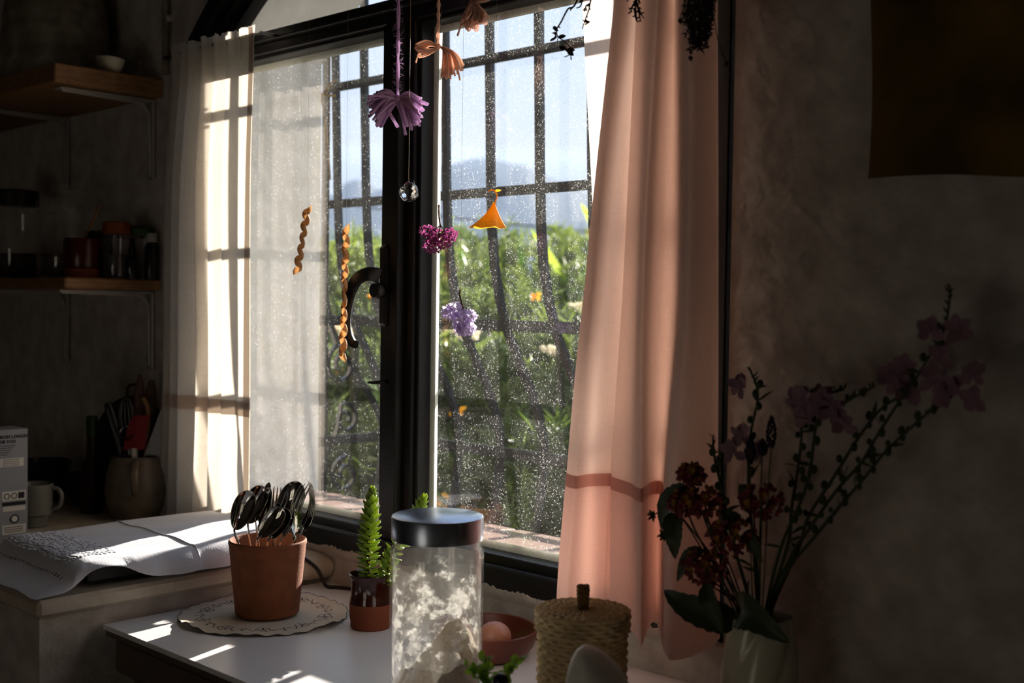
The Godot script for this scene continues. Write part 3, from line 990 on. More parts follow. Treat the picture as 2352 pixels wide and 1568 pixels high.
# ---------------------------------------------------------------- table
func make_table():
	var o := thing("cabinet", "low white topped cabinet under the window with pots and jars on it", "cabinet", Vector3(0.6, 0.0, 0.22))
	var inv := Transform3D(Basis(), -o.position)
	var b := B.new()
	b.box(Vector3(1.296, 0.008, 0.441), Vector3(0.651, 0.796, 0.2215), 0.0012)
	part(b, "worktop", M.white_top, o, inv)
	b = B.new()
	b.box(Vector3(1.29, 0.74, 0.36), Vector3(0.66, 0.411, 0.20), 0.004)
	b.box(Vector3(1.292, 0.010, 0.436), Vector3(0.651, 0.787, 0.221), 0.001)
	b.box(Vector3(1.296, 0.06, 0.02), Vector3(0.651, 0.748, 0.414), 0.008)
	part(b, "body", M.cabinet_side, o, inv)
	for k in 3:
		b = B.new()
		b.box(Vector3(0.41, 0.62, 0.018), Vector3(0.225 + 0.43 * k, 0.40, 0.39), 0.004)
		var d := part(b, "door", M.cabinet_side, o, inv)
		b = B.new()
		b.ball(Vector3(0.39 + 0.43 * k, 0.66, 0.41), Vector3(0.012, 0.012, 0.012))
		part(b, "knob", M.grey_steel, d)
	# doily
	o = thing("doily", "round cream doily with dark line embroidery under the terracotta pot", "doily", Vector3(0.128, 0.8, 0.222))
	var im := Image.create_empty(768, 768, false, Image.FORMAT_RGB8)
	im.fill(Color(0.86, 0.83, 0.78))
	var ink := func(pts: Array, c: Color, w: int):
		for i in pts.size() - 1:
			for s in 40:
				var p: Vector2 = pts[i].lerp(pts[i + 1], s / 40.0)
				for dy in w:
					for dx in w:
						var x := int(p.x) + dx
						var y := int(p.y) + dy
						if x >= 0 and y >= 0 and x < 768 and y < 768: im.set_pixel(x, y, c)
	for k in 10:
		var a := TAU * k / 10.0
		var c := Vector2(384, 384) + Vector2(cos(a), sin(a)) * 285.0
		var tang := Vector2(-sin(a), cos(a))
		var rad := Vector2(cos(a), sin(a))
		for q in 5: # petals
			var pts := []
			var pa := TAU * q / 5.0 + a
			var dir := Vector2(cos(pa), sin(pa))
			var nor := Vector2(-dir.y, dir.x)
			for i in 13:
				var t := i / 12.0
				pts.append(c + dir * 34.0 * sin(PI * t) + nor * 15.0 * sin(TAU * t))
			ink.call(pts, Color(0.13, 0.12, 0.13), 3)
		for sgn in [-1.0, 1.0]: # tendrils
			var pts := []
			for i in 21:
				var t := i / 20.0
				pts.append(c + tang * sgn * (30.0 + 70.0 * t) + rad * (18.0 * sin(t * 7.0)))
			ink.call(pts, Color(0.14, 0.13, 0.14) if k % 3 else Color(0.5, 0.3, 0.2), 2)
			for i in 6:
				var p: Vector2 = pts[3 + i * 3]
				ink.call([p, p + rad * (14.0 if i % 2 else -14.0) + tang * 6.0], Color(0.13, 0.12, 0.13), 3)
	var dm := mat("doily_print", Color(0.97, 0.95, 0.92), 0.95)
	dm.albedo_texture = ImageTexture.create_from_image(im)
	cloth(dm, Color(0.2, 0.2, 0.2))
	b = B.new()
	var base := b.vert(Vector3(0, 0.0022, 0), Vector3.UP, Vector2(0.5, 0.5))
	var seg := 140
	var rings := 26
	for i in range(1, rings + 1):
		var t := float(i) / rings
		for j in seg:
			var a := TAU * j / seg
			var r := 0.136 * t * (1.0 + 0.006 * t * sin(a * 31.0) + 0.02 * t * sin(a * 3.0 + 1.0))
			var lift := 0.0022 + 0.0035 * pow(t, 3.0) * (1.0 + sin(a * 7.0 + 0.6)) * (0.6 + 0.4 * sin(a * 3.0)) + 0.0012 * pow(t, 4.0) * sin(a * 26.0 + 1.0)
			b.vert(Vector3(cos(a) * r, lift, -sin(a) * r), Vector3.UP, Vector2(0.5 + 0.5 * t * cos(a), 0.5 + 0.5 * t * sin(a)))
	for i in range(1, rings + 1):
		for j in seg:
			var c := base + 1 + (i - 1) * seg + j
			var d := base + 1 + (i - 1) * seg + (j + 1) % seg
			if i == 1: b.face(base, c, d)
			else:
				b.face(c - seg, c, d); b.face(c - seg, d, d - seg)
	for i in b.v.size(): # soft normals of the ripples
		var p := b.v[i]
		var q := Vector2(p.x, p.z).length()
		if q > 0.01: b.n[i] = (Vector3.UP + Vector3(p.x, 0, p.z).normalized().rotated(Vector3.UP, PI / 2) * 0.25 * pow(q / 0.15, 3.0) * sin(atan2(-p.z, p.x) * 7.0)).normalized()
	part(b, "linen", dm, o)
	b = B.new()
	var edge := []
	for j in 281:
		var a := TAU * j / 280.0
		var r := 0.136 * (1.0 + 0.006 * sin(a * 31.0) + 0.02 * sin(a * 3.0 + 1.0))
		edge.append(Vector3(cos(a) * r, 0.0022 + 0.0035 * (1.0 + sin(a * 7.0 + 0.6)) * (0.6 + 0.4 * sin(a * 3.0)) + 0.0012 * sin(a * 26.0 + 1.0), -sin(a) * r))
	b.tube(edge, 0.0006, 5)
	part(b, "scalloped_edge", M.thread_dark, o)

# ---------------------------------------------------------------- cutlery in the terracotta pot
func spoon(label: String, top: Vector3, bot: Vector3, normal: Vector3, width: float, tail: Vector3):
	var at := Vector3(0.1345, 0.8, 0.222)
	var o := thing("spoon", label, "spoon", at, FACING, "cutlery in the terracotta pot")
	var ax := top - bot
	var l := ax.length() / 2
	ax = ax.normalized()
	var nn := (normal - ax * normal.dot(ax)).normalized()
	var side := ax.cross(nn)
	var c := (top + bot) / 2
	var front := []
	var back := []
	for i in 15:
		var u := -1.0 + 2.0 * i / 14.0
		var hw := width / 2 * sqrt(maxf(1.0 - u * u, 0.0)) * (1.0 + 0.16 * u) + 0.0004
		var ra := []
		var rb := []
		for j in 11:
			var t := -1.0 + 2.0 * j / 10.0
			var dep := -0.17 * width * (1.0 - u * u) * (1.0 - t * t)
			ra.append(c + ax * u * l + side * t * hw + nn * (dep + 0.0006))
			rb.append(c + ax * u * l + side * t * hw + nn * (dep - 0.0006))
		front.append(ra); back.append(rb)
	var b := B.new()
	b.grid(front); b.grid(back, false, true)
	var rim := []
	for j in 41:
		var a := TAU * j / 40.0
		var u := cos(a)
		rim.append(c + ax * u * l + side * sin(a) * width / 2 * (1.0 + 0.16 * u))
	b.tube(rim, 0.0008, 6)
	part(b, "bowl", M.steel, o)
	b = B.new()
	var path := curve([bot + ax * 0.004, bot - ax * 0.006 + nn * 0.002, bot.lerp(tail, 0.35) + nn * 0.003, bot.lerp(tail, 0.7), tail], 5)
	var rad := []
	for i in path.size(): rad.append(lerpf(0.0024, 0.0045, float(i) / path.size()))
	b.tube(path, rad, 10, 0.45)
	part(b, "handle", M.steel, o)

func fork(label: String, top: Vector3, bot: Vector3, normal: Vector3, width: float, tail: Vector3):
	var o := thing("fork", label, "fork", Vector3(0.1345, 0.8, 0.222), FACING, "cutlery in the terracotta pot")
	var ax := top - bot
	var l := ax.length()
	ax = ax.normalized()
	var nn := (normal - ax * normal.dot(ax)).normalized()
	var side := ax.cross(nn)
	var bend := func(u: float) -> float: return 0.16 * l * (4.0 * (u - 0.45) * (u - 0.45) - 0.5)
	var b := B.new()
	for f in 2:
		var rows := []
		for i in 9:
			var u := 0.48 * i / 8.0
			var hw := width / 2 * smoothstep(-0.05, 0.30, u)
			var row := []
			for j in 7:
				var t := -1.0 + j / 3.0
				row.append(bot + ax * u * l + side * t * hw + nn * (bend.call(u) + (0.0007 if f == 0 else -0.0007) - 0.0015 * (1.0 - t * t)))
			rows.append(row)
		b.grid(rows, false, f == 1)
	part(b, "head", M.steel, o)
	for k in 4:
		var t := (k - 1.5) / 1.5
		var path := []
		for i in 8:
			var u := 0.44 + 0.56 * i / 7.0
			path.append(bot + ax * u * l + side * t * width * 0.40 + nn * bend.call(u))
		b = B.new()
		b.tube(path, [0.0019, 0.0018, 0.0017, 0.0016, 0.0015, 0.0013, 0.0010, 0.0005], 7, 0.8)
		part(b, "tine", M.steel, o)
	b = B.new()
	var path := curve([bot + ax * l * 0.06 + nn * bend.call(0.06), bot - ax * 0.006 + nn * bend.call(0.0), bot.lerp(tail, 0.4), bot.lerp(tail, 0.7), tail], 5)
	var rad := []
	for i in path.size(): rad.append(lerpf(0.0026, 0.0046, float(i) / path.size()))
	b.tube(path, rad, 10, 0.45)
	part(b, "handle", M.steel, o)

func make_pot():
	var o := thing("terracotta_pot", "plain tapered terracotta pot full of spoons and forks on the doily", "pot", Vector3(0.1345, 0.805, 0.222))
	var b := B.new()
	b.lathe([Vector2(0, 0), Vector2(0.0495, 0), Vector2(0.0518, 0.0025), Vector2(0.0622, 0.112), Vector2(0.0635, 0.1165), Vector2(0.0632, 0.1205), Vector2(0.0612, 0.1225), Vector2(0.0588, 0.1210), Vector2(0.0575, 0.117), Vector2(0.047, 0.008), Vector2(0, 0.008)], 72)
	part(b, "body", M.terracotta, o)
	spoon("large dark spoon leaning out at the left side of the terracotta pot", Vector3(-0.0285, 0.2069, 0.008), Vector3(-0.0484, 0.1455, 0.02), Vector3(0.45, -0.1, 1), 0.036, Vector3(-0.010, 0.016, 0.02))
	spoon("rounded spoon directly behind the leftmost spoon in the pot", Vector3(-0.012, 0.213, -0.008), Vector3(-0.032, 0.152, -0.004), Vector3(0.25, -0.15, 1), 0.036, Vector3(-0.018, 0.016, 0.0))
	spoon("spoon seen edge on with pointed tip, behind the middle of the pot", Vector3(-0.001, 0.217, -0.016), Vector3(-0.019, 0.162, -0.010), Vector3(-1, 0.1, 0.55), 0.034, Vector3(-0.004, 0.016, -0.012))
	spoon("narrow side-on spoon left of the dark three pointed fork in the pot", Vector3(0.0026, 0.211, 0.0), Vector3(-0.012, 0.150, 0.004), Vector3(-0.95, 0.1, 0.7), 0.034, Vector3(-0.002, 0.016, 0.006))
	fork("dark fork standing upright in the middle of the cutlery pot", Vector3(0.0145, 0.2115, -0.022), Vector3(0.008, 0.140, -0.02), Vector3(0.15, 0, 1), 0.021, Vector3(0.004, 0.016, -0.016))
	spoon("small dessert spoon leaning right at the front rim of the pot", Vector3(0.0297, 0.1840, 0.034), Vector3(-0.0046, 0.138, 0.042), Vector3(-0.1, -0.05, 1), 0.030, Vector3(-0.02, 0.016, 0.022))
	spoon("second small spoon tucked right behind the front dessert spoon", Vector3(0.0365, 0.1800, 0.022), Vector3(0.010, 0.134, 0.030), Vector3(0.0, -0.05, 1), 0.026, Vector3(-0.012, 0.016, 0.014))
	spoon("small spoon showing only its bright loop of rim beside the bright fork", Vector3(0.0435, 0.178, 0.016), Vector3(0.030, 0.136, 0.022), Vector3(-0.8, 0.2, 0.7), 0.024, Vector3(0.006, 0.016, 0.018))
	spoon("big serving spoon leaning right behind the bright fork", Vector3(0.0480, 0.2195, -0.012), Vector3(0.0180, 0.150, -0.006), Vector3(-0.3, -0.12, 1), 0.042, Vector3(0.0, 0.016, 0.0))
	fork("bright fork mirroring sky and garden in the right of the pot", Vector3(0.0575, 0.2205, 0.004), Vector3(0.0440, 0.132, 0.014), Vector3(0.85, 0.30, 0.75), 0.026, Vector3(0.016, 0.016, 0.012))
	fork("rightmost fork curving outward over the pot rim", Vector3(0.0755, 0.2065, -0.008), Vector3(0.0540, 0.132, -0.002), Vector3(-0.95, 0.0, 0.55), 0.024, Vector3(0.022, 0.016, 0.0))
	fork("fork almost hidden behind the rightmost fork of the pot", Vector3(0.0725, 0.2160, -0.024), Vector3(0.0500, 0.138, -0.014), Vector3(-0.9, 0.0, 0.5), 0.022, Vector3(0.016, 0.016, -0.014))

# ---------------------------------------------------------------- succulent
func make_succulent():
	var at := Vector3(0.302, 0.8, 0.140)
	var o := thing("flower_pot", "small brown glazed flower pot with bare clay foot behind the glass jar", "pot", at)
	var b := B.new()
	b.lathe([Vector2(0, 0), Vector2(0.0305, 0), Vector2(0.0325, 0.0025), Vector2(0.0325, 0.010), Vector2(0.0345, 0.020), Vector2(0.0345, 0.040)], 56)
	part(b, "foot", M.bare_brown, o)
	b = B.new()
	b.lathe([Vector2(0.0345, 0.040), Vector2(0.0338, 0.046), Vector2(0.0325, 0.053), Vector2(0.0322, 0.076), Vector2(0.0330, 0.079), Vector2(0.0352, 0.083), Vector2(0.0358, 0.0855), Vector2(0.0340, 0.0868), Vector2(0.0315, 0.0850), Vector2(0.0305, 0.078), Vector2(0.0305, 0.03), Vector2(0, 0.03)], 56)
	part(b, "glazed_body", M.glazed_brown, o)
	b = B.new()
	b.lathe([Vector2(0.0304, 0.0765), Vector2(0.015, 0.0780), Vector2(0, 0.0785)], 32)
	part(b, "soil", M.soil, o)
	var p := thing("succulent", "tall pointed green succulent with three stems in the brown glazed pot", "plant", at, FACING)
	var lf := B.new()
	lf.lathe([Vector2(0.0012, 0), Vector2(0.0036, 0.003), Vector2(0.0058, 0.008), Vector2(0.0060, 0.012), Vector2(0.0046, 0.0165), Vector2(0.0022, 0.0198), Vector2(0.0001, 0.0215)], 10, Transform3D.IDENTITY, 1.0, 0.40)
	var lm := lf.mesh()
	for st in [[[Vector3(-0.004, 0.070, 0), Vector3(-0.005, 0.12, 0.002), Vector3(-0.003, 0.17, 0.002), Vector3(0.0, 0.218, 0.0)], 104, 1.0], [[Vector3(0.022, 0.070, 0.006), Vector3(0.028, 0.092, 0.010), Vector3(0.030, 0.122, 0.010)], 46, 0.85], [[Vector3(0.012, 0.070, -0.014), Vector3(0.040, 0.13, -0.02), Vector3(0.066, 0.17, -0.026), Vector3(0.080, 0.203, -0.03)], 66, 0.9]]:
		var path := curve(st[0], 8)
		b = B.new()
		b.tube(path, 0.0028, 8)
		var stem := part(b, "stem", M.succulent_stem, p)
		var n: int = st[1]
		for i in n:
			var t := (i + 0.5) / n
			var f := t * (path.size() - 1)
			var k := mini(int(f), path.size() - 2)
			var c: Vector3 = path[k].lerp(path[k + 1], f - k)
			var ax: Vector3 = (path[k + 1] - path[k]).normalized()
			var around := 2.39996 * i
			var x := ax.cross(Vector3(0.1, 0, 1)).normalized()
			var rd := (x * cos(around) + x.cross(ax) * sin(around))
			var open := lerpf(1.25, 0.12, pow(t, 2.2)) + R(-0.1, 0.1)
			var dir := ax * cos(open) + rd * sin(open)
			var sz: float = st[2] * (lerpf(0.78, 1.0, sin(PI * t)) * (1.0 if t < 0.8 else lerpf(1.0, 0.6, (t - 0.8) / 0.2)))
			var zz := (rd * cos(open) - ax * sin(open)).normalized()
			put(lm, "leaf", M.succulent, stem, Transform3D(Basis(dir.cross(zz).normalized(), dir, zz) * sz, c + rd * 0.002))

# ---------------------------------------------------------------- glass jar
func make_jar():
	var at := Vector3(0.621, 0.8, 0.291)
	var o := thing("glass_jar", "tall flour dusted glass storage jar with a steel screw lid", "jar", at)
	var b := B.new()
	b.lathe([Vector2(0, 0.001), Vector2(0.055, 0.001), Vector2(0.0605, 0.006), Vector2(0.0618, 0.012), Vector2(0.0618, 0.186), Vector2(0.0612, 0.194), Vector2(0.0588, 0.200), Vector2(0.0572, 0.203), Vector2(0.0572, 0.211)], 96)
	var glass := part(b, "glass", M.jar_glass, o)
	b = B.new()
	b.lathe([Vector2(0.0548, 0.211), Vector2(0.0548, 0.202), Vector2(0.0580, 0.194), Vector2(0.0585, 0.186), Vector2(0.0585, 0.012), Vector2(0.0560, 0.006), Vector2(0, 0.006)], 96)
	part(b, "inner_glass", M.jar_glass, glass)
	b = B.new()
	b.lathe([Vector2(0.0582, 0.2085), Vector2(0.0603, 0.2092), Vector2(0.0605, 0.2110), Vector2(0.0605, 0.2370), Vector2(0.0598, 0.2390), Vector2(0.0580, 0.2400), Vector2(0, 0.2402)], 96)
	b.lathe([Vector2(0, 0.2085), Vector2(0.0582, 0.2085)], 96)
	part(b, "lid", M.lid_steel, o)
	# flour stuck to the inside
	var im := Image.create_empty(1024, 512, false, Image.FORMAT_RGBA8)
	var fn := FastNoiseLite.new()
	fn.seed = 5; fn.frequency = 0.016; fn.fractal_octaves = 6; fn.fractal_gain = 0.62
	var f2 := FastNoiseLite.new()
	f2.seed = 9; f2.frequency = 0.42
	var f3 := FastNoiseLite.new()
	f3.seed = 12; f3.frequency = 0.007
	for y in 512:
		for x in 1024:
			var h := 1.0 - y / 512.0
			var q := fn.get_noise_2d(x, y * 1.1)
			var wide := f3.get_noise_2d(x, y)
			var grain := f2.get_noise_2d(x, y)
			var a := smoothstep(0.02, 0.60, q * 0.8 + wide * 0.75 + 0.35 * (0.45 - absf(h - 0.45))) * 0.80 + 0.22 * smoothstep(0.25, 0.5, q)
			a = a * clampf(0.62 + 1.1 * grain, 0.08, 1.5) + 0.16 * smoothstep(0.30, 0.55, grain)
			a = a * smoothstep(0.02, 0.25, 1.0 - h) + 0.045
			im.set_pixel(x, y, Color(1, 1, 1, clampf(a, 0.0, 0.8)))
	var fm := film("flour_dust", im, Color(0.94, 0.93, 0.91), Color(0.86, 0.855, 0.84))
	b = B.new()
	b.lathe([Vector2(0.0580, 0.186), Vector2(0.0580, 0.014)], 96)
	stuff(part(b, "flour_film", fm, glass))
	# what is left of the flour, slumped in creased lumps
	b = B.new()
	var rows := []
	var bn := FastNoiseLite.new()
	bn.seed = 3; bn.frequency = 28.0
	var right := Vector2(0.719, -0.695)
	var near := Vector2(0.695, 0.719)
	for i in 31:
		var row := []
		var r := 0.0574 * i / 30.0
		for j in 97:
			var a := -TAU * j / 96.0
			var p := Vector2(cos(a), sin(a)) * r
			var u := p.dot(right) / 0.0574
			var w := p.dot(near) / 0.0574
			var crease := absf(u * 0.55 - w * 0.8 - 0.25)
			var h := 0.048 + 0.030 * u - 0.018 * w + 0.010 * sin(u * 4.0) - 0.012 * u * u - 0.012 * exp(-crease * crease * 50.0) + 0.010 * bn.get_noise_2d(p.x, p.y)
			if u > 0.75: h -= 0.05 * (u - 0.75)
			row.append(Vector3(p.x, maxf(h, 0.012), p.y))
		rows.append(row)
	b.grid(rows, true)
	var skirt := [rows[30], []]
	for p in rows[30]: skirt[1].append(Vector3(p.x, 0.0075, p.z))
	b.grid(skirt, true)
	var fl := put(b.mesh(), numbered("flour"), M.flour, self)
	fl.position = at
	tag(fl, "slumped greyish flour left in the bottom of the glass jar", "flour")
	fl.set_meta("kind", "stuff")

# ---------------------------------------------------------------- bowl, basket, stone, herb
func make_dishes():
	var o := thing("dish", "shallow brown clay dish holding a pinkish egg between jar and basket", "dish", Vector3(0.530, 0.8, 0.113))
	var b := B.new()
	b.lathe([Vector2(0, 0), Vector2(0.058, 0), Vector2(0.066, 0.004), Vector2(0.075, 0.016), Vector2(0.080, 0.036), Vector2(0.0803, 0.0395), Vector2(0.0790, 0.0408), Vector2(0.0772, 0.0395), Vector2(0.0755, 0.030), Vector2(0.069, 0.016), Vector2(0.060, 0.0075), Vector2(0, 0.0065)], 72)
	part(b, "body", M.dish_glaze, o)
	b = B.new()
	b.ball(Vector3.ZERO, Vector3(0.0245, 0.0225, 0.0255), 32, 20)
	solo(b, "egg", M.egg_skin, "round pinkish brown egg resting in the clay dish", "egg", Vector3(0.556, 0.8310, 0.116))
	b = B.new()
	b.lathe([Vector2(0, 0), Vector2(0.010, 0.001), Vector2(0.021, 0.010), Vector2(0.0245, 0.020), Vector2(0.021, 0.032), Vector2(0.010, 0.040), Vector2(0.004, 0.045), Vector2(0.0022, 0.054), Vector2(0, 0.055)], 32)
	solo(b, "red_onion", M.onion_skin, "red onion in the clay dish seen through the dusty jar", "onion", Vector3(0.507, 0.8072, 0.141))
	b = B.new()
	b.ball(Vector3.ZERO, Vector3(0.017, 0.016, 0.017), 24, 16)
	solo(b, "fig", M.fig_skin, "dark purple fruit at the left in the clay dish behind the jar", "fruit", Vector3(0.490, 0.8240, 0.093))
	# woven basket
	o = thing("basket", "round lidded basket woven from brown straw, standing below the pink curtain", "basket", Vector3(0.805, 0.8, 0.210), FACING)
	var weave := func(r: float, y0: float, y1: float, rows_n: int, stakes: int, sd: int) -> B:
		var bb := B.new()
		var fn := FastNoiseLite.new()
		fn.seed = sd; fn.frequency = 0.35
		var rows := []
		var cols := []
		var nv := rows_n * 4
		var nu := stakes * 5
		for i in nv + 1:
			var v := float(i) / nv * rows_n
			var row := []
			var cr := []
			for j in nu + 1:
				var jj := j % nu
				var u := float(jj) / nu * stakes
				var k := int(v)
				var coil := pow(absf(sin(PI * v)), 0.7)
				var over := 0.5 + 0.5 * sin(PI * (u + k) + 0.5 * fn.get_noise_2d(k, jj))
				var wob := 0.0008 * fn.get_noise_2d(u * 2.0, v * 2.0)
				var rr := r + 0.0026 * coil * (0.2 + over) + 0.0010 * absf(sin(PI * u)) - 0.0026 + wob
				var a := -TAU * jj / nu
				row.append(Vector3(cos(a) * rr, lerpf(y0, y1, float(i) / nv) + wob * 0.5, sin(a) * rr))
				var sh := 0.86 + 0.26 * fn.get_noise_2d(u * 1.3 + k * 9.0, k * 4.0) + 0.14 * sin(u * 0.9)
				cr.append(Color(sh, sh * 0.97, sh * 0.92))
			rows.append(row); cols.append(cr)
		bb.grid(rows, true, true, cols)
		return bb
	b = weave.call(0.0568, 0.112, 0.0, 21, 34, 3)
	part(b, "body", M.straw, o)
	var lid := Node3D.new()
	lid.name = "lid"
	o.add_child(lid, true)
	lid.position.y = 0.110
	b = weave.call(0.0602, 0.026, 0.0, 5, 36, 8)
	part(b, "skirt", M.straw, lid)
	b = B.new() # spiral coiled top in herringbone
	var rows := []
	var cols := []
	var fn := FastNoiseLite.new()
	fn.seed = 11; fn.frequency = 0.4
	for i in 61:
		var r := 0.0602 * i / 60.0
		var row := []
		var cr := []
		for j in 241:
			var jj := j % 240
			var a := -TAU * jj / 240.0
			var v := r / 0.0052
			var k := int(v)
			var u := jj / 240.0 * 60.0
			var h := 0.0018 * pow(absf(sin(PI * v)), 0.7) + 0.0013 * sin(PI * 2.0 * (u * 0.5 + v * (0.5 if k % 2 else -0.5)))
			row.append(Vector3(cos(a) * r, 0.0255 + h - 0.0022 * pow(r / 0.06, 6.0), sin(a) * r))
			var sh := 0.80 + 0.24 * fn.get_noise_2d(u * 1.2, k * 7.0)
			cr.append(Color(sh, sh * 0.97, sh * 0.93))
		rows.append(row); cols.append(cr)
	b.grid(rows, true, false, cols)
	part(b, "top", M.straw, lid)
	b = B.new()
	for s in 3:
		var path := []
		for i in 61:
			var t := i / 60.0
			var c: Vector3
			if t < 0.4: c = Vector3(0.0, 0.026 + 0.024 * t / 0.4, 0.006)
			elif t < 0.6: c = Vector3(0.0, 0.050 + 0.0045 * sin((t - 0.4) / 0.2 * PI), lerpf(0.006, -0.006, (t - 0.4) / 0.2))
			else: c = Vector3(0.0, 0.050 - 0.024 * (t - 0.6) / 0.4, -0.006)
			var ph := t * 24.0 + s * TAU / 3.0
			path.append(c + Vector3(0.0055 * sin(ph) * (0.75 + 0.25 * minf(1.0, absf(c.y - 0.026) * 40.0)), 0, 0.0022 * sin(ph * 2.0)))
		b.tube(path, 0.0031, 8)
	part(b, "handle", M.straw_dark, lid)
	# smooth cream stone-like ceramic in the foreground
	o = thing("ceramic_form", "smooth cream ceramic form with rounded lopsided top in front of the basket", "ornament", Vector3(0.943, 0.8, 0.345), FACING)
	b = B.new()
	rows = []
	for i in 29:
		var t := i / 28.0
		var y := 0.146 * (1.0 - pow(1.0 - t, 1.6))
		var row := []
		for j in 65:
			var a := -TAU * j / 64.0
			var cx := cos(a)
			var cz := sin(a)
			var q := y / 0.146
			var r := 0.0385 * pow(maxf(1.0 - pow(maxf(q - 0.30, 0.0) / 0.70, 3.2), 0.0), 0.5)
			var shift := -0.009 * pow(q, 5.0)
			var p := Vector3(shift + cx * r * (1.0 + 0.04 * cx), y, cz * r)
			var cutp := Vector3(0.55, 0.72, 0.42).normalized().dot(p - Vector3(0.005, 0.118, 0.01)) # flattened facet on the upper right
			if cutp > 0.0: p -= Vector3(0.55, 0.72, 0.42).normalized() * cutp * 0.55
			row.append(p)
		rows.append(row)
	b.grid(rows, true)
	part(b, "body", M.cream_ceramic, o)
	# herb
	o = thing("herb_pot", "small clay pot holding the round leaved green herb", "pot", Vector3(0.815, 0.8, 0.385))
	b = B.new()
	b.lathe([Vector2(0, 0), Vector2(0.019, 0), Vector2(0.0245, 0.062), Vector2(0.026, 0.063), Vector2(0.026, 0.072), Vector2(0.0245, 0.073), Vector2(0.023, 0.071), Vector2(0.018, 0.01), Vector2(0, 0.01)], 40)
	part(b, "body", M.terracotta, o)
	b = B.new()
	b.lathe([Vector2(0.0232, 0.066), Vector2(0, 0.068)], 24)
	part(b, "soil", M.soil, o)
	o = thing("herb", "little green herb with small round leaves at the foot of the jar", "herb", Vector3(0.815, 0.868, 0.385), FACING)
	var lf := B.new()
	lf.leaf(Transform3D.IDENTITY, 0.0095, 0.0046, 0.15, 0.25, 6, 0.8)
	var lm := lf.mesh()
	for k in 13:
		var top := Vector3(-0.026 + 0.0052 * k + R(-0.003, 0.003), 0.030 + R(-0.010, 0.012) + 0.004 * cos(k * 0.5), R(-0.014, 0.014))
		if k in [3, 4]: top.y += 0.010
		var path := curve([Vector3(top.x * 0.15, 0.0, top.z * 0.2), Vector3(top.x * 0.55, top.y * 0.6, top.z * 0.6), top], 4)
		b = B.new()
		b.tube(path, 0.0007, 5)
		var stem := part(b, "stem", M.herb, o)
		for i in 9:
			var f := 0.45 + 0.55 * i / 8.0
			var c: Vector3 = path[mini(int(f * 8.0), 8)]
			var d := Vector3(R(-1, 1), R(0.1, 0.8), R(-1, 1)).normalized()
			put(lm, "leaf", M.herb, stem, aim(c, d, R(0, TAU), R(0.7, 1.15)))
	o = thing("stoppered_bottle", "small dark bottle with round glossy stopper beside the herb", "bottle", Vector3(0.865, 0.8, 0.418))
	b = B.new()
	b.lathe([Vector2(0, 0), Vector2(0.017, 0), Vector2(0.0185, 0.003), Vector2(0.0185, 0.065), Vector2(0.012, 0.082), Vector2(0.006, 0.088), Vector2(0.006, 0.096), Vector2(0, 0.096)], 32)
	part(b, "body", M.dark_stone, o)
	b = B.new()
	b.ball(Vector3(0, 0.1035, 0), Vector3(0.0092, 0.0095, 0.0092), 24, 16)
	part(b, "stopper", M.dark_stone, o)

# ---------------------------------------------------------------- vase and bouquet
func petal_cluster(b: B, c: Vector3, r: float, n: int, size: float, sd: int):
	var g := RandomNumberGenerator.new()
	g.seed = sd
	for i in n:
		var z := 1.0 - 2.0 * (i + 0.5) / n
		var a := 2.39996 * i
		var d := Vector3(sqrt(1.0 - z * z) * cos(a), z * 0.75, sqrt(1.0 - z * z) * sin(a))
		var p := c + d * r * g.randf_range(0.85, 1.1)
		for q in 4:
			var x := aim(p, d, g.randf_range(0, 0.4) + q * PI / 2)
			b.leaf(x * Transform3D(Basis(Vector3.RIGHT, 0.95), Vector3.ZERO), size * g.randf_range(0.8, 1.1), size * 0.42, -0.2, 0.2, 3, 0.9)

func broad_leaf(parent: Node3D, pts: Array, w: float, m: Material):
	var path := curve(pts, 6)
	var rows := []
	var n := path.size()
	for i in n:
		var t := float(i) / (n - 1)
		var d: Vector3 = (path[mini(i + 1, n - 1)] - path[maxi(i - 1, 0)]).normalized()
		var side := d.cross(Vector3(0.15, 0.25, 1).normalized()).normalized()
		var up := side.cross(d)
		var hw := w * pow(sin(PI * pow(clampf(t, 0.005, 0.995), 0.75)), 0.85) * (1.0 + (0.05 if i % 2 else -0.05))
		var row := []
		for j in 7:
			var s := -1.0 + j / 3.0
			row.append(path[i] + side * s * hw + up * (0.25 * absf(s) * hw - 0.03 * sin(t * 14.0 + s) * w))
		rows.append(row)
	var b := B.new()
	b.grid(rows)
	part(b, "leaf", m, parent)

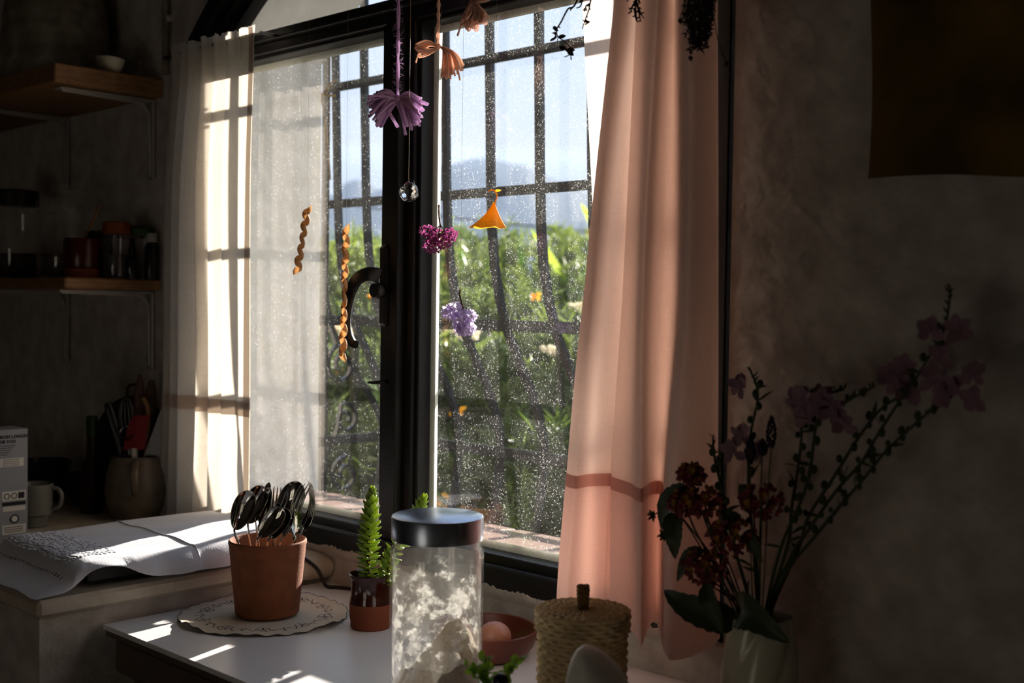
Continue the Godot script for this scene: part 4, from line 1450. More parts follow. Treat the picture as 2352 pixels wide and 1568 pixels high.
func make_bouquet():
	var at := Vector3(1.007, 0.8, 0.120)
	var o := thing("vase", "white glazed vase with twisted ribs standing right of the pink curtain", "vase", at, 0.0)
	var b := B.new()
	for f in 2:
		var rows := []
		for i in 41:
			var t := i / 40.0
			var y := 0.150 * t if f == 0 else 0.150 - 0.14 * t
			var q := y / 0.150
			var r := lerpf(0.036, 0.045, sin(PI * clampf(q * 0.9 + 0.05, 0, 1))) - (0.0 if f == 0 else 0.004)
			var row := []
			for j in 97:
				var a := -TAU * j / 96.0
				var rib := absf(sin(2.5 * (a + q * 1.5)))
				var rr := r * (0.93 + 0.10 * rib)
				row.append(Vector3(cos(a) * rr, y, sin(a) * rr))
			rows.append(row)
		b.grid(rows, true)
	b.lathe([Vector2(0, 0.001), Vector2(0.034, 0.001)], 32)
	part(b, "body", M.vase_white, o)
	at.y = 0.945
	var leafy := func(parent: Node3D, path: Array, n: int, from: float, l: float):
		for i in n:
			var f := from + (1.0 - from) * i / n
			var c: Vector3 = path[int(f * (path.size() - 1))]
			var lb := B.new()
			lb.leaf(aim(c, Vector3(R(-1, 1), R(-0.2, 0.9), R(-0.6, 0.8)), R(0, TAU)), l * R(0.7, 1.2), l * 0.12, R(0.1, 0.6), 0.2, 4)
			part(lb, "leaf", M.stem_green, parent)
	# snapdragons: seed pods below, open flowers near the tip
	var snaps := [
		["snapdragon stem reaching highest at the right of the bouquet", [Vector2(0.0407, 0.0848), Vector2(0.064, 0.1203), Vector2(0.0966, 0.1676), Vector2(0.1268, 0.2031), Vector2(0.1454, 0.2362), Vector2(0.1757, 0.2835), Vector2(0.1919, 0.3072), Vector2(0.2175, 0.3545), Vector2(0.2233, 0.3971)], [Vector2(0.2036, 0.3545), Vector2(0.2361, 0.3569), Vector2(0.2152, 0.3285), Vector2(0.2082, 0.3048)], 0.0],
		["snapdragon stem with the flower farthest to the right", [Vector2(0.0454, 0.073), Vector2(0.0826, 0.1203), Vector2(0.1105, 0.1558), Vector2(0.1338, 0.1842), Vector2(0.1594, 0.2173), Vector2(0.1826, 0.241), Vector2(0.2105, 0.267), Vector2(0.2338, 0.2835)], [Vector2(0.2338, 0.2977), Vector2(0.2571, 0.3119), Vector2(0.2594, 0.2859), Vector2(0.2268, 0.2883)], 0.012],
		["snapdragon stem bent sharply to the right above the middle of the bouquet", [Vector2(0.0384, 0.0966), Vector2(0.064, 0.1558), Vector2(0.0733, 0.1889), Vector2(0.0791, 0.2362), Vector2(0.0849, 0.2504), Vector2(0.1222, 0.2741), Vector2(0.1477, 0.2883)], [Vector2(0.0687, 0.2552), Vector2(0.1012, 0.2646), Vector2(0.064, 0.2788), Vector2(0.1152, 0.2504), Vector2(0.0873, 0.2717)], 0.02],
		["snapdragon stem with upright green tip beside the highest stem", [Vector2(0.0407, 0.0895), Vector2(0.0547, 0.1321), Vector2(0.0873, 0.1842), Vector2(0.1152, 0.2291), Vector2(0.1408, 0.2623), Vector2(0.1663, 0.2835), Vector2(0.171, 0.3143)], [Vector2(0.164, 0.2977), Vector2(0.178, 0.2883), Vector2(0.1547, 0.3025), Vector2(0.171, 0.3143)], -0.014],
		["snapdragon stem rising steeply behind the lavender then bending right", [Vector2(0.0245, 0.0966), Vector2(0.0268, 0.1321), Vector2(0.0338, 0.1794), Vector2(0.0384, 0.222), Vector2(0.0384, 0.2552), Vector2(0.057, 0.2694), Vector2(0.0919, 0.2812)], [Vector2(0.0314, 0.2694), Vector2(0.0663, 0.2765), Vector2(0.0547, 0.2552)], -0.02],
		["snapdragon stem nearest the curtain with pale flowers on its left", [Vector2(-0.0058, 0.0966), Vector2(-0.0139, 0.1558), Vector2(-0.0127, 0.2197), Vector2(-0.0034, 0.2694), Vector2(-0.0139, 0.2977)], [Vector2(-0.0267, 0.2835), Vector2(-0.022, 0.2244), Vector2(-0.0337, 0.2031), Vector2(0.0035, 0.2031)], 0.01],
		["short budding stem in front of the pink curtain edge", [Vector2(-0.029, 0.0966), Vector2(-0.0453, 0.1558), Vector2(-0.0546, 0.1842), Vector2(-0.0593, 0.2149)], [], 0.02]]
	for s in snaps:
		o = thing("snapdragon", s[0], "flower", at, 0.0)
		var pts := [Vector3(0.0, -0.06, 0.0), Vector3(s[1][0].x * 0.35, 0.02, s[3] * 0.4)]
		for p in s[1]: pts.append(Vector3(p.x, p.y, s[3]))
		var path := curve(pts, 6)
		b = B.new()
		var rad := []
		for i in path.size(): rad.append(lerpf(0.0024, 0.0013, float(i) / path.size()))
		b.tube(path, rad, 7)
		part(b, "stem", M.stem_green, o)
		var n := path.size()
		for i in range(int(n * 0.34), int(n * 0.92), 2): # pods
			b = B.new()
			var sd := -1.0 if (i / 2) % 2 else 1.0
			var c: Vector3 = path[i] + Vector3(sd * 0.0045, 0.002, R(-0.003, 0.003))
			b.ball(c, Vector3(0.0036, 0.0048, 0.0036) * R(0.7, 1.2), 8, 6)
			b.leaf(aim(path[i], Vector3(sd, 0.5, 0.2)), 0.008, 0.0012, 0.3, 0.1, 3)
			part(b, "seed_pod", M.stem_green, o)
		leafy.call(o, path, 8, 0.25, 0.022)
		for f in s[2]:
			b = B.new()
			var c := Vector3(f.x, f.y, s[3] + 0.003)
			for q in 5:
				var a := q * TAU / 5.0 + R(0, 0.6)
				b.leaf(aim(c - Vector3(0, 0.004, 0), Vector3(cos(a), sin(a) + 0.35, R(-0.2, 0.6)), R(-0.4, 0.4)), R(0.014, 0.020), R(0.0055, 0.0075), R(-0.4, 0.4), 0.35, 5, 0.8)
			b.ball(c, Vector3(0.004, 0.005, 0.004), 8, 6)
			part(b, "flower", M.snap_pink, o)
		for i in range(n - 9, n): # crowded buds at the tip
			b = B.new()
			var c2: Vector3 = path[i]
			for q in 2: b.leaf(aim(c2, Vector3(R(-1, 1), 1.0, R(-0.5, 0.5)), R(0, TAU)), R(0.005, 0.009), 0.0014, 0.2, 0.2, 3)
			part(b, "bud", M.stem_green, o)
	for k in [["lavender head standing upright above the middle of the bouquet", Vector2(0.0221, 0.2291), 0.034], ["short lavender head just left of the upright one", Vector2(0.0105, 0.2102), 0.016], ["lavender head low beside the stem nearest the curtain", Vector2(-0.0058, 0.2055), 0.030]]:
		o = thing("lavender", k[0], "flower", at, 0.0)
		b = B.new()
		b.tube(curve([Vector3(0, -0.06, 0), Vector3(k[1].x * 0.6, 0.05, 0.015), Vector3(k[1].x * 0.98, k[1].y - k[2] * 0.5, 0.02)], 6), 0.0008, 6)
		part(b, "stem", M.stem_green, o)
		b = B.new()
		for i in 44:
			var t := i / 43.0
			var a := 2.4 * i
			var r := 0.0052 * sin(PI * (0.15 + 0.8 * t))
			b.ball(Vector3(k[1].x + cos(a) * r, k[1].y + (t - 0.5) * k[2], 0.02 + sin(a) * r), Vector3(0.0018, 0.0026, 0.0018), 6, 4)
		stuff(part(b, "flower_head", M.lavender, o))
	var heads := [["small lantana head at the top left of the bouquet", Vector3(-0.0894, 0.1673, 0.02), 0.012], ["lantana head at the left edge above the drooping leaves", Vector3(-0.0868, 0.1341, 0.035), 0.016], ["yellow centred lantana head left of the bouquet's middle", Vector3(-0.0627, 0.1376, 0.03), 0.019], ["lantana head at the top right of the lantana group", Vector3(0.0147, 0.1481, 0.025), 0.021], ["lantana head in the very centre of the bouquet", Vector3(-0.0128, 0.1043, 0.04), 0.022], ["lowest lantana head above the big serrated leaf", Vector3(-0.049, 0.0623, 0.045), 0.022]]
	for k in heads:
		o = thing("lantana", k[0], "flower", at, 0.0)
		var c: Vector3 = k[1]
		b = B.new()
		b.tube(curve([Vector3(0, -0.06, 0), Vector3(c.x * 0.3, 0.015, c.z * 0.4), Vector3(c.x * 0.85, c.y * 0.75, c.z * 0.9), c], 6), 0.0013, 6)
		part(b, "stem", M.stem_green, o)
		b = B.new()
		petal_cluster(b, c, k[2], 22, 0.0095, int(c.x * 9000.0))
		stuff(part(b, "petals", M.lantana_pink, o))
		b = B.new()
		petal_cluster(b, c + Vector3(0.001, 0.003, 0.004), k[2] * 0.92, 11, 0.0080, int(c.x * 7000.0) + 5)
		stuff(part(b, "inner_petals", M.lantana_yellow, o))
	var leaves := [["big serrated leaf pointing left over the vase rim", [Vector3(-0.012, 0.0, 0.03), Vector3(-0.03, 0.006, 0.045), Vector3(-0.0696, 0.014, 0.055), Vector3(-0.106, 0.0255, 0.05)], 0.019, "leaf_dark"], ["big dark leaf pointing down to the right over the vase rim", [Vector3(-0.012, 0.012, 0.02), Vector3(0.0, 0.019, 0.04), Vector3(0.0263, 0.016, 0.05), Vector3(0.0664, -0.0045, 0.045)], 0.022, "leaf_dark"], ["leaf hanging straight down over the front of the vase", [Vector3(-0.044, 0.045, 0.05), Vector3(-0.034, 0.03, 0.06), Vector3(-0.024, 0.012, 0.06), Vector3(-0.0154, -0.0096, 0.055)], 0.012, "leaf_dark"], ["drooping folded leaf at the far left of the bouquet", [Vector3(-0.088, 0.142, 0.02), Vector3(-0.100, 0.142, 0.03), Vector3(-0.117, 0.128, 0.035), Vector3(-0.1264, 0.0938, 0.03)], 0.014, "leaf_dark"], ["drooping leaf right of the far left leaf", [Vector3(-0.100, 0.118, 0.03), Vector3(-0.100, 0.108, 0.04), Vector3(-0.0954, 0.088, 0.045), Vector3(-0.0972, 0.0636, 0.04)], 0.014, "leaf_dark"], ["upright pointed leaf behind the central lantana", [Vector3(-0.012, 0.126, 0.0), Vector3(-0.018, 0.138, 0.0), Vector3(-0.0249, 0.148, 0.0), Vector3(-0.0326, 0.1606, 0.0)], 0.011, "leaf_dark"], ["round leaf lying left of the central lantana", [Vector3(-0.049, 0.110, 0.01), Vector3(-0.04, 0.117, 0.02), Vector3(-0.030, 0.121, 0.02), Vector3(-0.016, 0.1253, 0.02)], 0.014, "leaf_dark"], ["narrow leaf hanging at the lower left of the bouquet", [Vector3(-0.064, 0.080, 0.03), Vector3(-0.073, 0.072, 0.04), Vector3(-0.0834, 0.0588, 0.04), Vector3(-0.0937, 0.0361, 0.04)], 0.010, "leaf_dark"], ["dark red leaf behind the left lantanas", [Vector3(-0.054, 0.106, 0.0), Vector3(-0.062, 0.103, 0.0), Vector3(-0.0696, 0.0973, 0.0), Vector3(-0.0834, 0.0880, 0.0)], 0.009, "red_leaf"], ["dark red leaf low behind the narrow leaf", [Vector3(-0.060, 0.030, 0.01), Vector3(-0.066, 0.036, 0.01), Vector3(-0.0731, 0.0466, 0.01), Vector3(-0.083, 0.062, 0.01)], 0.010, "red_leaf"], ["pale edged leaf right of the central lantana", [Vector3(0.004, 0.114, 0.03), Vector3(0.008, 0.106, 0.04), Vector3(0.0147, 0.0956, 0.04), Vector3(0.0233, 0.0778, 0.035)], 0.009, "leaf_dark"]]
	for k in leaves:
		o = thing("leaf_sprig", k[0], "leaf", at, 0.0)
		b = B.new()
		var p0: Vector3 = k[1][0]
		b.tube(curve([Vector3(0, -0.05, 0), Vector3(p0.x * 0.4, p0.y * 0.4, p0.z * 0.5), p0], 5), 0.0011, 6)
		part(b, "stem", M.stem_green, o)
		broad_leaf(o, k[1], k[2], M[k[3]])
	for k in [["small dark bud drooping at the extreme left of the bouquet", Vector3(-0.1393, 0.1113, 0.03)], ["second dark bud below the drooping left leaves", Vector3(-0.1204, 0.0903, 0.035)]]:
		o = thing("bud_sprig", k[0], "bud", at, 0.0)
		b = B.new()
		b.tube(curve([Vector3(0, -0.05, 0), Vector3(-0.05, 0.06, 0.03), Vector3(-0.105, 0.120, 0.03), k[1]], 6), 0.0009, 6)
		part(b, "stem", M.stem_green, o)
		b = B.new()
		for q in 14: b.leaf(aim(k[1], Vector3(R(-1, 0.4), R(-1, 0.6), R(-0.7, 0.7)), R(0, TAU)), 0.009, 0.002, 0.3, 0.2, 3)
		stuff(part(b, "bud", M.leaf_dark, o))

# ---------------------------------------------------------------- shelves on the left
func bracket(parent: Node3D, x: float, y: float, inv: Transform3D):
	var b := B.new()
	b.box(Vector3(0.026, 0.006, 0.215), Vector3(x, y - 0.004, 0.112), 0.002)
	b.box(Vector3(0.026, 0.17, 0.006), Vector3(x, y - 0.09, 0.006), 0.002)
	var path := []
	for i in 9: path.append(Vector3(x, y - 0.006 - 0.02 * sin(PI / 2 * i / 8.0), 0.006 + 0.02 * (1.0 - cos(PI / 2 * i / 8.0))))
	b.tube([Vector3(x, y - 0.006, 0.21), Vector3(x, y - 0.010, 0.03), Vector3(x, y - 0.03, 0.012), Vector3(x, y - 0.165, 0.008)], 0.004, 8)
	part(b, "bracket", M.white_metal, parent, inv)

func jar(called: String, label: String, at: Vector3, r: float, h: float, lid_r: float, lid_h: float, body: Material, lid: Material, fill: Material = null, fill_h := 0.0):
	var o := thing(called, label, "jar", at)
	var b := B.new()
	b.lathe([Vector2(0, 0.001), Vector2(r * 0.94, 0.001), Vector2(r, 0.006), Vector2(r, h * 0.86), Vector2(r * 0.86, h * 0.97), Vector2(r * 0.84, h)], 40)
	part(b, "body", body, o)
	b = B.new()
	b.lathe([Vector2(0, h - 0.002), Vector2(lid_r, h - 0.002), Vector2(lid_r, h + lid_h - 0.003), Vector2(lid_r - 0.003, h + lid_h), Vector2(0, h + lid_h)], 40)
	part(b, "lid", lid, o)
	if fill:
		b = B.new()
		b.lathe([Vector2(0, 0.004), Vector2(r * 0.93, 0.004), Vector2(r * 0.93, fill_h), Vector2(0, fill_h)], 32)
		part(b, "contents", fill, o)

func make_shelves():
	var o := thing("shelf", "upper pine shelf board with white brackets, pale crock on it", "shelf", Vector3(-1.3, 1.795, 0.12))
	var inv := Transform3D(Basis(), -o.position)
	var b := B.new()
	b.box(Vector3(1.5, 0.040, 0.244), Vector3(-1.342, 1.775, 0.123), 0.003)
	part(b, "board", M.shelf_wood, o, inv)
	bracket(o, -0.635, 1.755, inv); bracket(o, -1.04, 1.755, inv)
	o = thing("shelf", "lower pine shelf board with white brackets, jars and bottles on it", "shelf", Vector3(-1.3, 1.36, 0.11))
	inv = Transform3D(Basis(), -o.position)
	b = B.new()
	b.box(Vector3(1.5, 0.024, 0.220), Vector3(-1.345, 1.348, 0.111), 0.004)
	part(b, "board", M.shelf_wood, o, inv)
	bracket(o, -0.635, 1.336, inv); bracket(o, -1.04, 1.336, inv)
	# on the upper shelf
	o = thing("pouring_bowl", "small white bowl with a pouring lip on the end of the upper shelf", "bowl", Vector3(-0.622, 1.795, 0.105), FACING)
	b = B.new()
	var rows := []
	var pr := [Vector2(0.010, 0.0005), Vector2(0.013, 0.001), Vector2(0.018, 0.008), Vector2(0.0235, 0.020), Vector2(0.026, 0.033), Vector2(0.0245, 0.034), Vector2(0.021, 0.021), Vector2(0.015, 0.010), Vector2(0.0, 0.006)]
	for p in pr:
		var row := []
		for j in 49:
			var a := -TAU * j / 48.0
			var lip: float = pow(maxf(-cos(a), 0.0), 6.0) * p.y * 0.30
			row.append(Vector3(cos(a) * (p.x + lip), p.y * (1.0 + 0.10 * pow(maxf(-cos(a), 0.0), 3.0) - 0.10 * maxf(cos(a), 0.0)), sin(a) * p.x))
		rows.append(row)
	b.grid(rows, true)
	part(b, "body", M.vase_white, o)
	o = thing("crock", "large pale mottled crock on the upper shelf, cut by the picture top", "crock", Vector3(-0.85, 1.795, 0.122))
	b = B.new()
	b.lathe([Vector2(0, 0), Vector2(0.105, 0), Vector2(0.116, 0.01), Vector2(0.117, 0.06), Vector2(0.112, 0.14), Vector2(0.100, 0.22), Vector2(0.078, 0.30), Vector2(0.05, 0.35), Vector2(0.03, 0.365), Vector2(0, 0.37)], 64)
	part(b, "body", M.pale_crock, o)
	o = thing("pipe", "thin vertical pipe on the wall beside the left curtain", "pipe", Vector3(-0.566, 1.80, 0.012))
	b = B.new()
	b.tube([Vector3(0, 0, 0), Vector3(0, 0.9, 0)], 0.0075, 12)
	part(b, "tube", M.pale_crock, o)
	b = B.new()
	b.box(Vector3(0.024, 0.012, 0.014), Vector3(0, 0.12, -0.006), 0.002)
	part(b, "clip", M.slab_paint, o)
	# on the lower shelf
	var y := 1.36
	jar("storage_jar", "big glass jar with stacked glass lid in the middle of the lower shelf", Vector3(-0.825, y, 0.115), 0.058, 0.125, 0.056, 0.022, M.jar_glass, M.jar_glass, M.dark_red, 0.055)
	o = thing("glass_bowl", "upturned glass bowl resting on the big jar's lid", "bowl", Vector3(-0.825, y + 0.147, 0.115))
	b = B.new()
	b.lathe([Vector2(0.062, 0), Vector2(0.060, 0.020), Vector2(0.048, 0.036), Vector2(0.028, 0.043), Vector2(0.028, 0.055), Vector2(0.033, 0.062), Vector2(0, 0.063)], 40)
	part(b, "body", M.jar_glass, o)
	jar("storage_jar", "dark lidded glass jar at the left edge of the lower shelf", Vector3(-1.06, y, 0.12), 0.055, 0.175, 0.052, 0.035, M.jar_glass, M.dark_glaze, M.soil, 0.06)
	o = thing("red_crock", "red glazed crock with dark top holding a wooden handle", "crock", Vector3(-0.692, y, 0.135))
	b = B.new()
	b.lathe([Vector2(0, 0), Vector2(0.036, 0), Vector2(0.038, 0.003), Vector2(0.038, 0.020)], 40)
	part(b, "foot", M.bare_brown, o)
	b = B.new()
	b.lathe([Vector2(0.038, 0.020), Vector2(0.040, 0.024), Vector2(0.040, 0.080), Vector2(0.037, 0.086), Vector2(0.034, 0.086), Vector2(0.034, 0.03), Vector2(0, 0.03)], 40)
	part(b, "body", M.red_glaze, o)
	b = B.new()
	b.tube([Vector3(-0.012, 0.0, 0), Vector3(0.012, 0.045, 0), Vector3(0.028, 0.080, 0), Vector3(0.036, 0.098, 0)], [0.0035, 0.0045, 0.0050, 0.0035], 10, 0.6)
	solo(b, "wooden_stick", M.spoon_wood, "wooden stick poking up out of the red crock", "stick", Vector3(-0.690, y + 0.060, 0.135), FACING)
	o = thing("tin", "low dark tin standing behind the red crock", "tin", Vector3(-0.755, y, 0.065))
	b = B.new()
	b.lathe([Vector2(0, 0), Vector2(0.030, 0), Vector2(0.030, 0.090), Vector2(0.028, 0.092), Vector2(0, 0.092)], 32)
	part(b, "body", M.dark_red, o)
	b = B.new()
	b.lathe([Vector2(0.031, 0.092), Vector2(0.031, 0.107), Vector2(0, 0.108)], 32)
	part(b, "lid", M.dark_glaze, o)
	jar("spice_jar", "spice jar with an orange lid right of the red crock", Vector3(-0.638, y, 0.085), 0.029, 0.098, 0.030, 0.024, M.jar_glass, M.orange_lid, M.dark_glaze, 0.05)
	jar("spice_jar", "squat jar with a red lid between the orange and green lids", Vector3(-0.668, y, 0.036), 0.027, 0.092, 0.028, 0.022, M.jar_glass, M.red_glaze, M.dark_glaze, 0.04)
	jar("spice_jar", "jar with a green lid near the end of the lower shelf", Vector3(-0.630, y, 0.032), 0.026, 0.098, 0.029, 0.015, M.jar_glass, M.green_lid)
	o = thing("dropper_bottle", "small black dropper bottle in front of the green lidded jar", "bottle", Vector3(-0.608, y, 0.064))
	b = B.new()
	b.lathe([Vector2(0, 0), Vector2(0.0125, 0), Vector2(0.0135, 0.002), Vector2(0.0135, 0.040), Vector2(0.009, 0.048), Vector2(0.0065, 0.050)], 28)
	part(b, "body", M.black_plastic, o)
	b = B.new()
	b.lathe([Vector2(0.0085, 0.050), Vector2(0.0085, 0.066), Vector2(0.006, 0.068), Vector2(0.0055, 0.082), Vector2(0.0035, 0.087), Vector2(0, 0.088)], 24)
	part(b, "dropper", M.black_plastic, o)
	b = B.new()
	b.box(Vector3(0.008, 0.012, 0.001), Vector3(0.008, 0.018, 0.0116), 0.0002)
	part(b, "label", M.print_light, o)
	o = thing("dark_bottle", "dark bottle with a pale cap half hidden by the left curtain", "bottle", Vector3(-0.602, y, 0.022))
	b = B.new()
	b.lathe([Vector2(0, 0), Vector2(0.015, 0), Vector2(0.016, 0.002), Vector2(0.016, 0.070), Vector2(0.010, 0.080)], 28)
	part(b, "body", M.dark_glaze, o)
	b = B.new()
	b.lathe([Vector2(0.0115, 0.080), Vector2(0.0115, 0.100), Vector2(0, 0.101)], 24)
	part(b, "cap", M.white_metal, o)

# ---------------------------------------------------------------- things on the left counter
func make_counter_things():
	var y := 0.853
	var o := thing("utensil_crock", "rounded stoneware crock full of kitchen utensils on the counter", "crock", Vector3(-0.552, y, 0.078), FACING)
	var b := B.new()
	b.lathe([Vector2(0, 0), Vector2(0.050, 0), Vector2(0.056, 0.004), Vector2(0.065, 0.030), Vector2(0.0685, 0.062), Vector2(0.066, 0.095), Vector2(0.058, 0.122), Vector2(0.0545, 0.131), Vector2(0.0520, 0.133), Vector2(0.0495, 0.131), Vector2(0.056, 0.10), Vector2(0.060, 0.06), Vector2(0.05, 0.012), Vector2(0, 0.01)], 64)
	part(b, "body", M.crock_glaze, o)
	b = B.new()
	var hp := []
	for i in 13:
		var t := i / 12.0
		hp.append(Vector3(0.012 + 0.006 * sin(t * PI), lerpf(0.125, 0.055, t), 0.060 + 0.022 * sin(PI * t) + 0.006 * (1.0 - absf(2.0 * t - 1.0))))
	b.tube(hp, 0.0085, 12, 0.6)
	part(b, "handle", M.crock_glaze, o)
	var at := Vector3(-0.552, y, 0.078)
	var wood := [["pointed wooden spatula standing tallest in the utensil crock", Vector3(-0.002, 0.305, -0.012), 0.0075, "spoon_wood_dark"], ["broad wooden spoon behind the red spatula in the crock", Vector3(0.022, 0.292, -0.016), 0.0095, "spoon_wood_dark"]]
	for k in wood:
		var s := thing("wooden_spoon", k[0], "spoon", at, FACING)
		b = B.new()
		var top: Vector3 = k[1]
		b.tube([Vector3(top.x * 0.4, 0.015, 0.0), Vector3(top.x * 0.8, 0.19, top.z)], 0.005, 10)
		part(b, "handle", M[k[3]], s)
		b = B.new()
		b.tube(curve([Vector3(top.x * 0.8, 0.188, top.z), Vector3(top.x * 0.85, 0.215, top.z), Vector3(top.x * 0.92, 0.25, top.z), Vector3(top.x, 0.285, top.z), top], 5), [0.005, 0.0062, 0.0078, 0.0095, 0.011, 0.012, 0.0127, 0.013, 0.013, 0.0128, 0.0124, 0.0118, 0.011, 0.010, 0.009, 0.0078, 0.0068, 0.0056, 0.0044, 0.003, 0.001], 12, 0.35)
		part(b, "blade", M[k[3]], s)
	b = B.new()
	b.tube(curve([Vector3(0.010, 0.02, 0.01), Vector3(0.018, 0.16, 0.008), Vector3(0.0215, 0.205, 0.008), Vector3(0.020, 0.235, 0.006), Vector3(0.010, 0.255, 0.004)], 6), 0.0050, 10, 0.6)
	solo(b, "wooden_stick", M.spoon_wood, "pale curved wooden stick leaning in the utensil crock", "stick", at, FACING)
	o = thing("spatula", "red rubber spatula with white shaft in the utensil crock", "spatula", at, FACING)
	b = B.new()
	b.tube([Vector3(0.002, 0.02, 0.030), Vector3(0.001, 0.152, 0.036)], 0.0075, 12)
	part(b, "shaft", M.white_metal, o)
	b = B.new()
	var rows := []
	for f in 2:
		rows = []
		for k in [[0.148, -0.021, 0.023, 0.002], [0.167, -0.018, 0.0255, 0.0045], [0.188, -0.013, 0.029, 0.0045], [0.208, -0.007, 0.032, 0.004], [0.219, 0.000, 0.0335, 0.003], [0.2215, 0.006, 0.034, 0.0008]]:
			var row := []
			for j in 7:
				var t := j / 6.0
				row.append(Vector3(lerpf(k[1], k[2], t), k[0], 0.036 + (1.0 if f == 0 else -1.0) * k[3] * pow(sin(PI * clampf(t, 0.04, 0.96)), 0.5)))
			rows.append(row)
		b.grid(rows, false, f == 1)
	part(b, "blade", M.red_silicone, o)
	o = thing("grater", "flat steel grater with pale edges leaning right in the utensil crock", "grater", at, FACING)
	var lean := Transform3D(Basis(Vector3(0, 0, 1), -0.34), Vector3(-0.026, 0.02, 0.020))
	b = B.new()
	b.box(Vector3(0.030, 0.20, 0.0012), Vector3(0.020, 0.125, 0), 0.0004, lean)
	part(b, "plate", M.dark_stone, o)
	b = B.new()
	for i in 14:
		for j in 4: b.box(Vector3(0.004, 0.0012, 0.0012), Vector3(0.010 + 0.0066 * j, 0.115 + 0.0075 * i, 0.001), 0.0002, lean)
	stuff(part(b, "teeth", M.dark_stone, o))
	for x in [0.0045, 0.0355]:
		b = B.new()
		b.box(Vector3(0.0024, 0.205, 0.004), Vector3(x, 0.125, 0), 0.0006, lean)
		part(b, "edge", M.white_metal, o)
	o = thing("whisk", "wire whisk among the dark handles in the utensil crock", "whisk", at, FACING)
	b = B.new()
	b.tube([Vector3(-0.012, 0.02, 0.0), Vector3(-0.020, 0.150, 0.004)], 0.005, 10)
	part(b, "handle", M.grey_steel, o)
	for k in 6:
		b = B.new()
		var a := PI * k / 6.0
		var side := Vector3(cos(a), 0, sin(a)) * 0.018
		var c := Vector3(-0.026, 0.245, 0.004)
		b.tube(curve([Vector3(-0.020, 0.148, 0.004), Vector3(-0.023, 0.20, 0.004) + side * 0.9, c + side * 0.6, c + Vector3(0, 0.008, 0), c - side * 0.6, Vector3(-0.023, 0.20, 0.004) - side * 0.9, Vector3(-0.020, 0.148, 0.004)], 5), 0.0008, 5)
		part(b, "wire", M.grey_steel, o)
	b = B.new()
	b.tube(curve([Vector3(-0.018, 0.02, 0.012), Vector3(-0.034, 0.15, 0.020), Vector3(-0.046, 0.20, 0.022), Vector3(-0.060, 0.245, 0.022)], 5), [0.004, 0.004, 0.004, 0.0045, 0.005, 0.006, 0.0075, 0.0085, 0.009, 0.0095, 0.010, 0.0098, 0.0095, 0.009, 0.008, 0.006], 10, 0.5)
	solo(b, "knife", M.black_plastic, "black handled knife leaning left out of the utensil crock", "knife", at, FACING)
	o = thing("ladle", "steel ladle with its bowl up in the utensil crock", "ladle", at, FACING)
	b = B.new()
	b.tube(curve([Vector3(-0.004, 0.02, 0.02), Vector3(-0.012, 0.15, 0.028), Vector3(-0.012, 0.168, 0.028)], 5), 0.003, 8)
	part(b, "handle", M.grey_steel, o)
	b = B.new()
	b.lathe([Vector2(0.0, 0.0), Vector2(0.010, 0.003), Vector2(0.015, 0.011), Vector2(0.016, 0.022), Vector2(0.0145, 0.021), Vector2(0.009, 0.006), Vector2(0, 0.003)], 24, Transform3D(Basis(Vector3.RIGHT, 0.9), Vector3(-0.012, 0.172, 0.022)))
	part(b, "bowl", M.grey_steel, o)
	o = thing("pan_lid", "large dark round pan standing on edge behind the utensil crock", "pan", Vector3(-0.66, y + 0.125, 0.030), 0.25)
	var stand := Transform3D(Basis(Vector3.RIGHT, PI / 2 - 0.10), Vector3.ZERO)
	b = B.new()
	b.lathe([Vector2(0, 0), Vector2(0.105, 0.0), Vector2(0.122, 0.006), Vector2(0.124, 0.012), Vector2(0.120, 0.012), Vector2(0.103, 0.004), Vector2(0, 0.004)], 56, stand)
	part(b, "body", M.dark_glaze, o)
	b = B.new()
	b.tube(curve([Vector3(-0.022, 0.118, 0), Vector3(-0.020, 0.142, 0), Vector3(0.0, 0.150, 0), Vector3(0.020, 0.142, 0), Vector3(0.022, 0.118, 0)], 5), 0.003, 8)
	part(b, "loop", M.dark_glaze, o)
	o = thing("red_bottle", "dark red bottle standing left of the utensil crock", "bottle", Vector3(-0.668, y, 0.125))
	b = B.new()
	b.lathe([Vector2(0, 0), Vector2(0.022, 0), Vector2(0.0235, 0.003), Vector2(0.0235, 0.085), Vector2(0.019, 0.108), Vector2(0.011, 0.125), Vector2(0.0105, 0.165)], 32)
	part(b, "body", M.dark_red, o)
	b = B.new()
	b.lathe([Vector2(0.012, 0.165), Vector2(0.012, 0.208), Vector2(0.010, 0.210), Vector2(0, 0.210)], 24)
	part(b, "cap", M.green_lid, o)
	for k in [["wide dark bowl at the back of the counter under the other bowls", Vector3(-0.90, y, 0.13), 0.075, 0.055, "dark_glaze"], ["dark blue bowl stacked inside the wide dark bowl", Vector3(-0.90, y + 0.028, 0.13), 0.066, 0.060, "dark_stone"], ["small dark bowl between the stacked bowls and the red bottle", Vector3(-0.765, y, 0.09), 0.048, 0.070, "dark_glaze"]]:
		o = thing("bowl", k[0], "bowl", k[1])
		b = B.new()
		var r: float = k[2]
		var h: float = k[3]
		b.lathe([Vector2(0, 0), Vector2(r * 0.5, 0), Vector2(r * 0.8, h * 0.35), Vector2(r, h), Vector2(r - 0.003, h + 0.002), Vector2(r - 0.006, h), Vector2(r * 0.74, h * 0.4), Vector2(0, h * 0.15)], 40)
		part(b, "body", M[k[4]], o)
	o = thing("mug", "plain white mug standing behind the printed carton", "mug", Vector3(-0.597, y, 0.283), FACING)
	b = B.new()
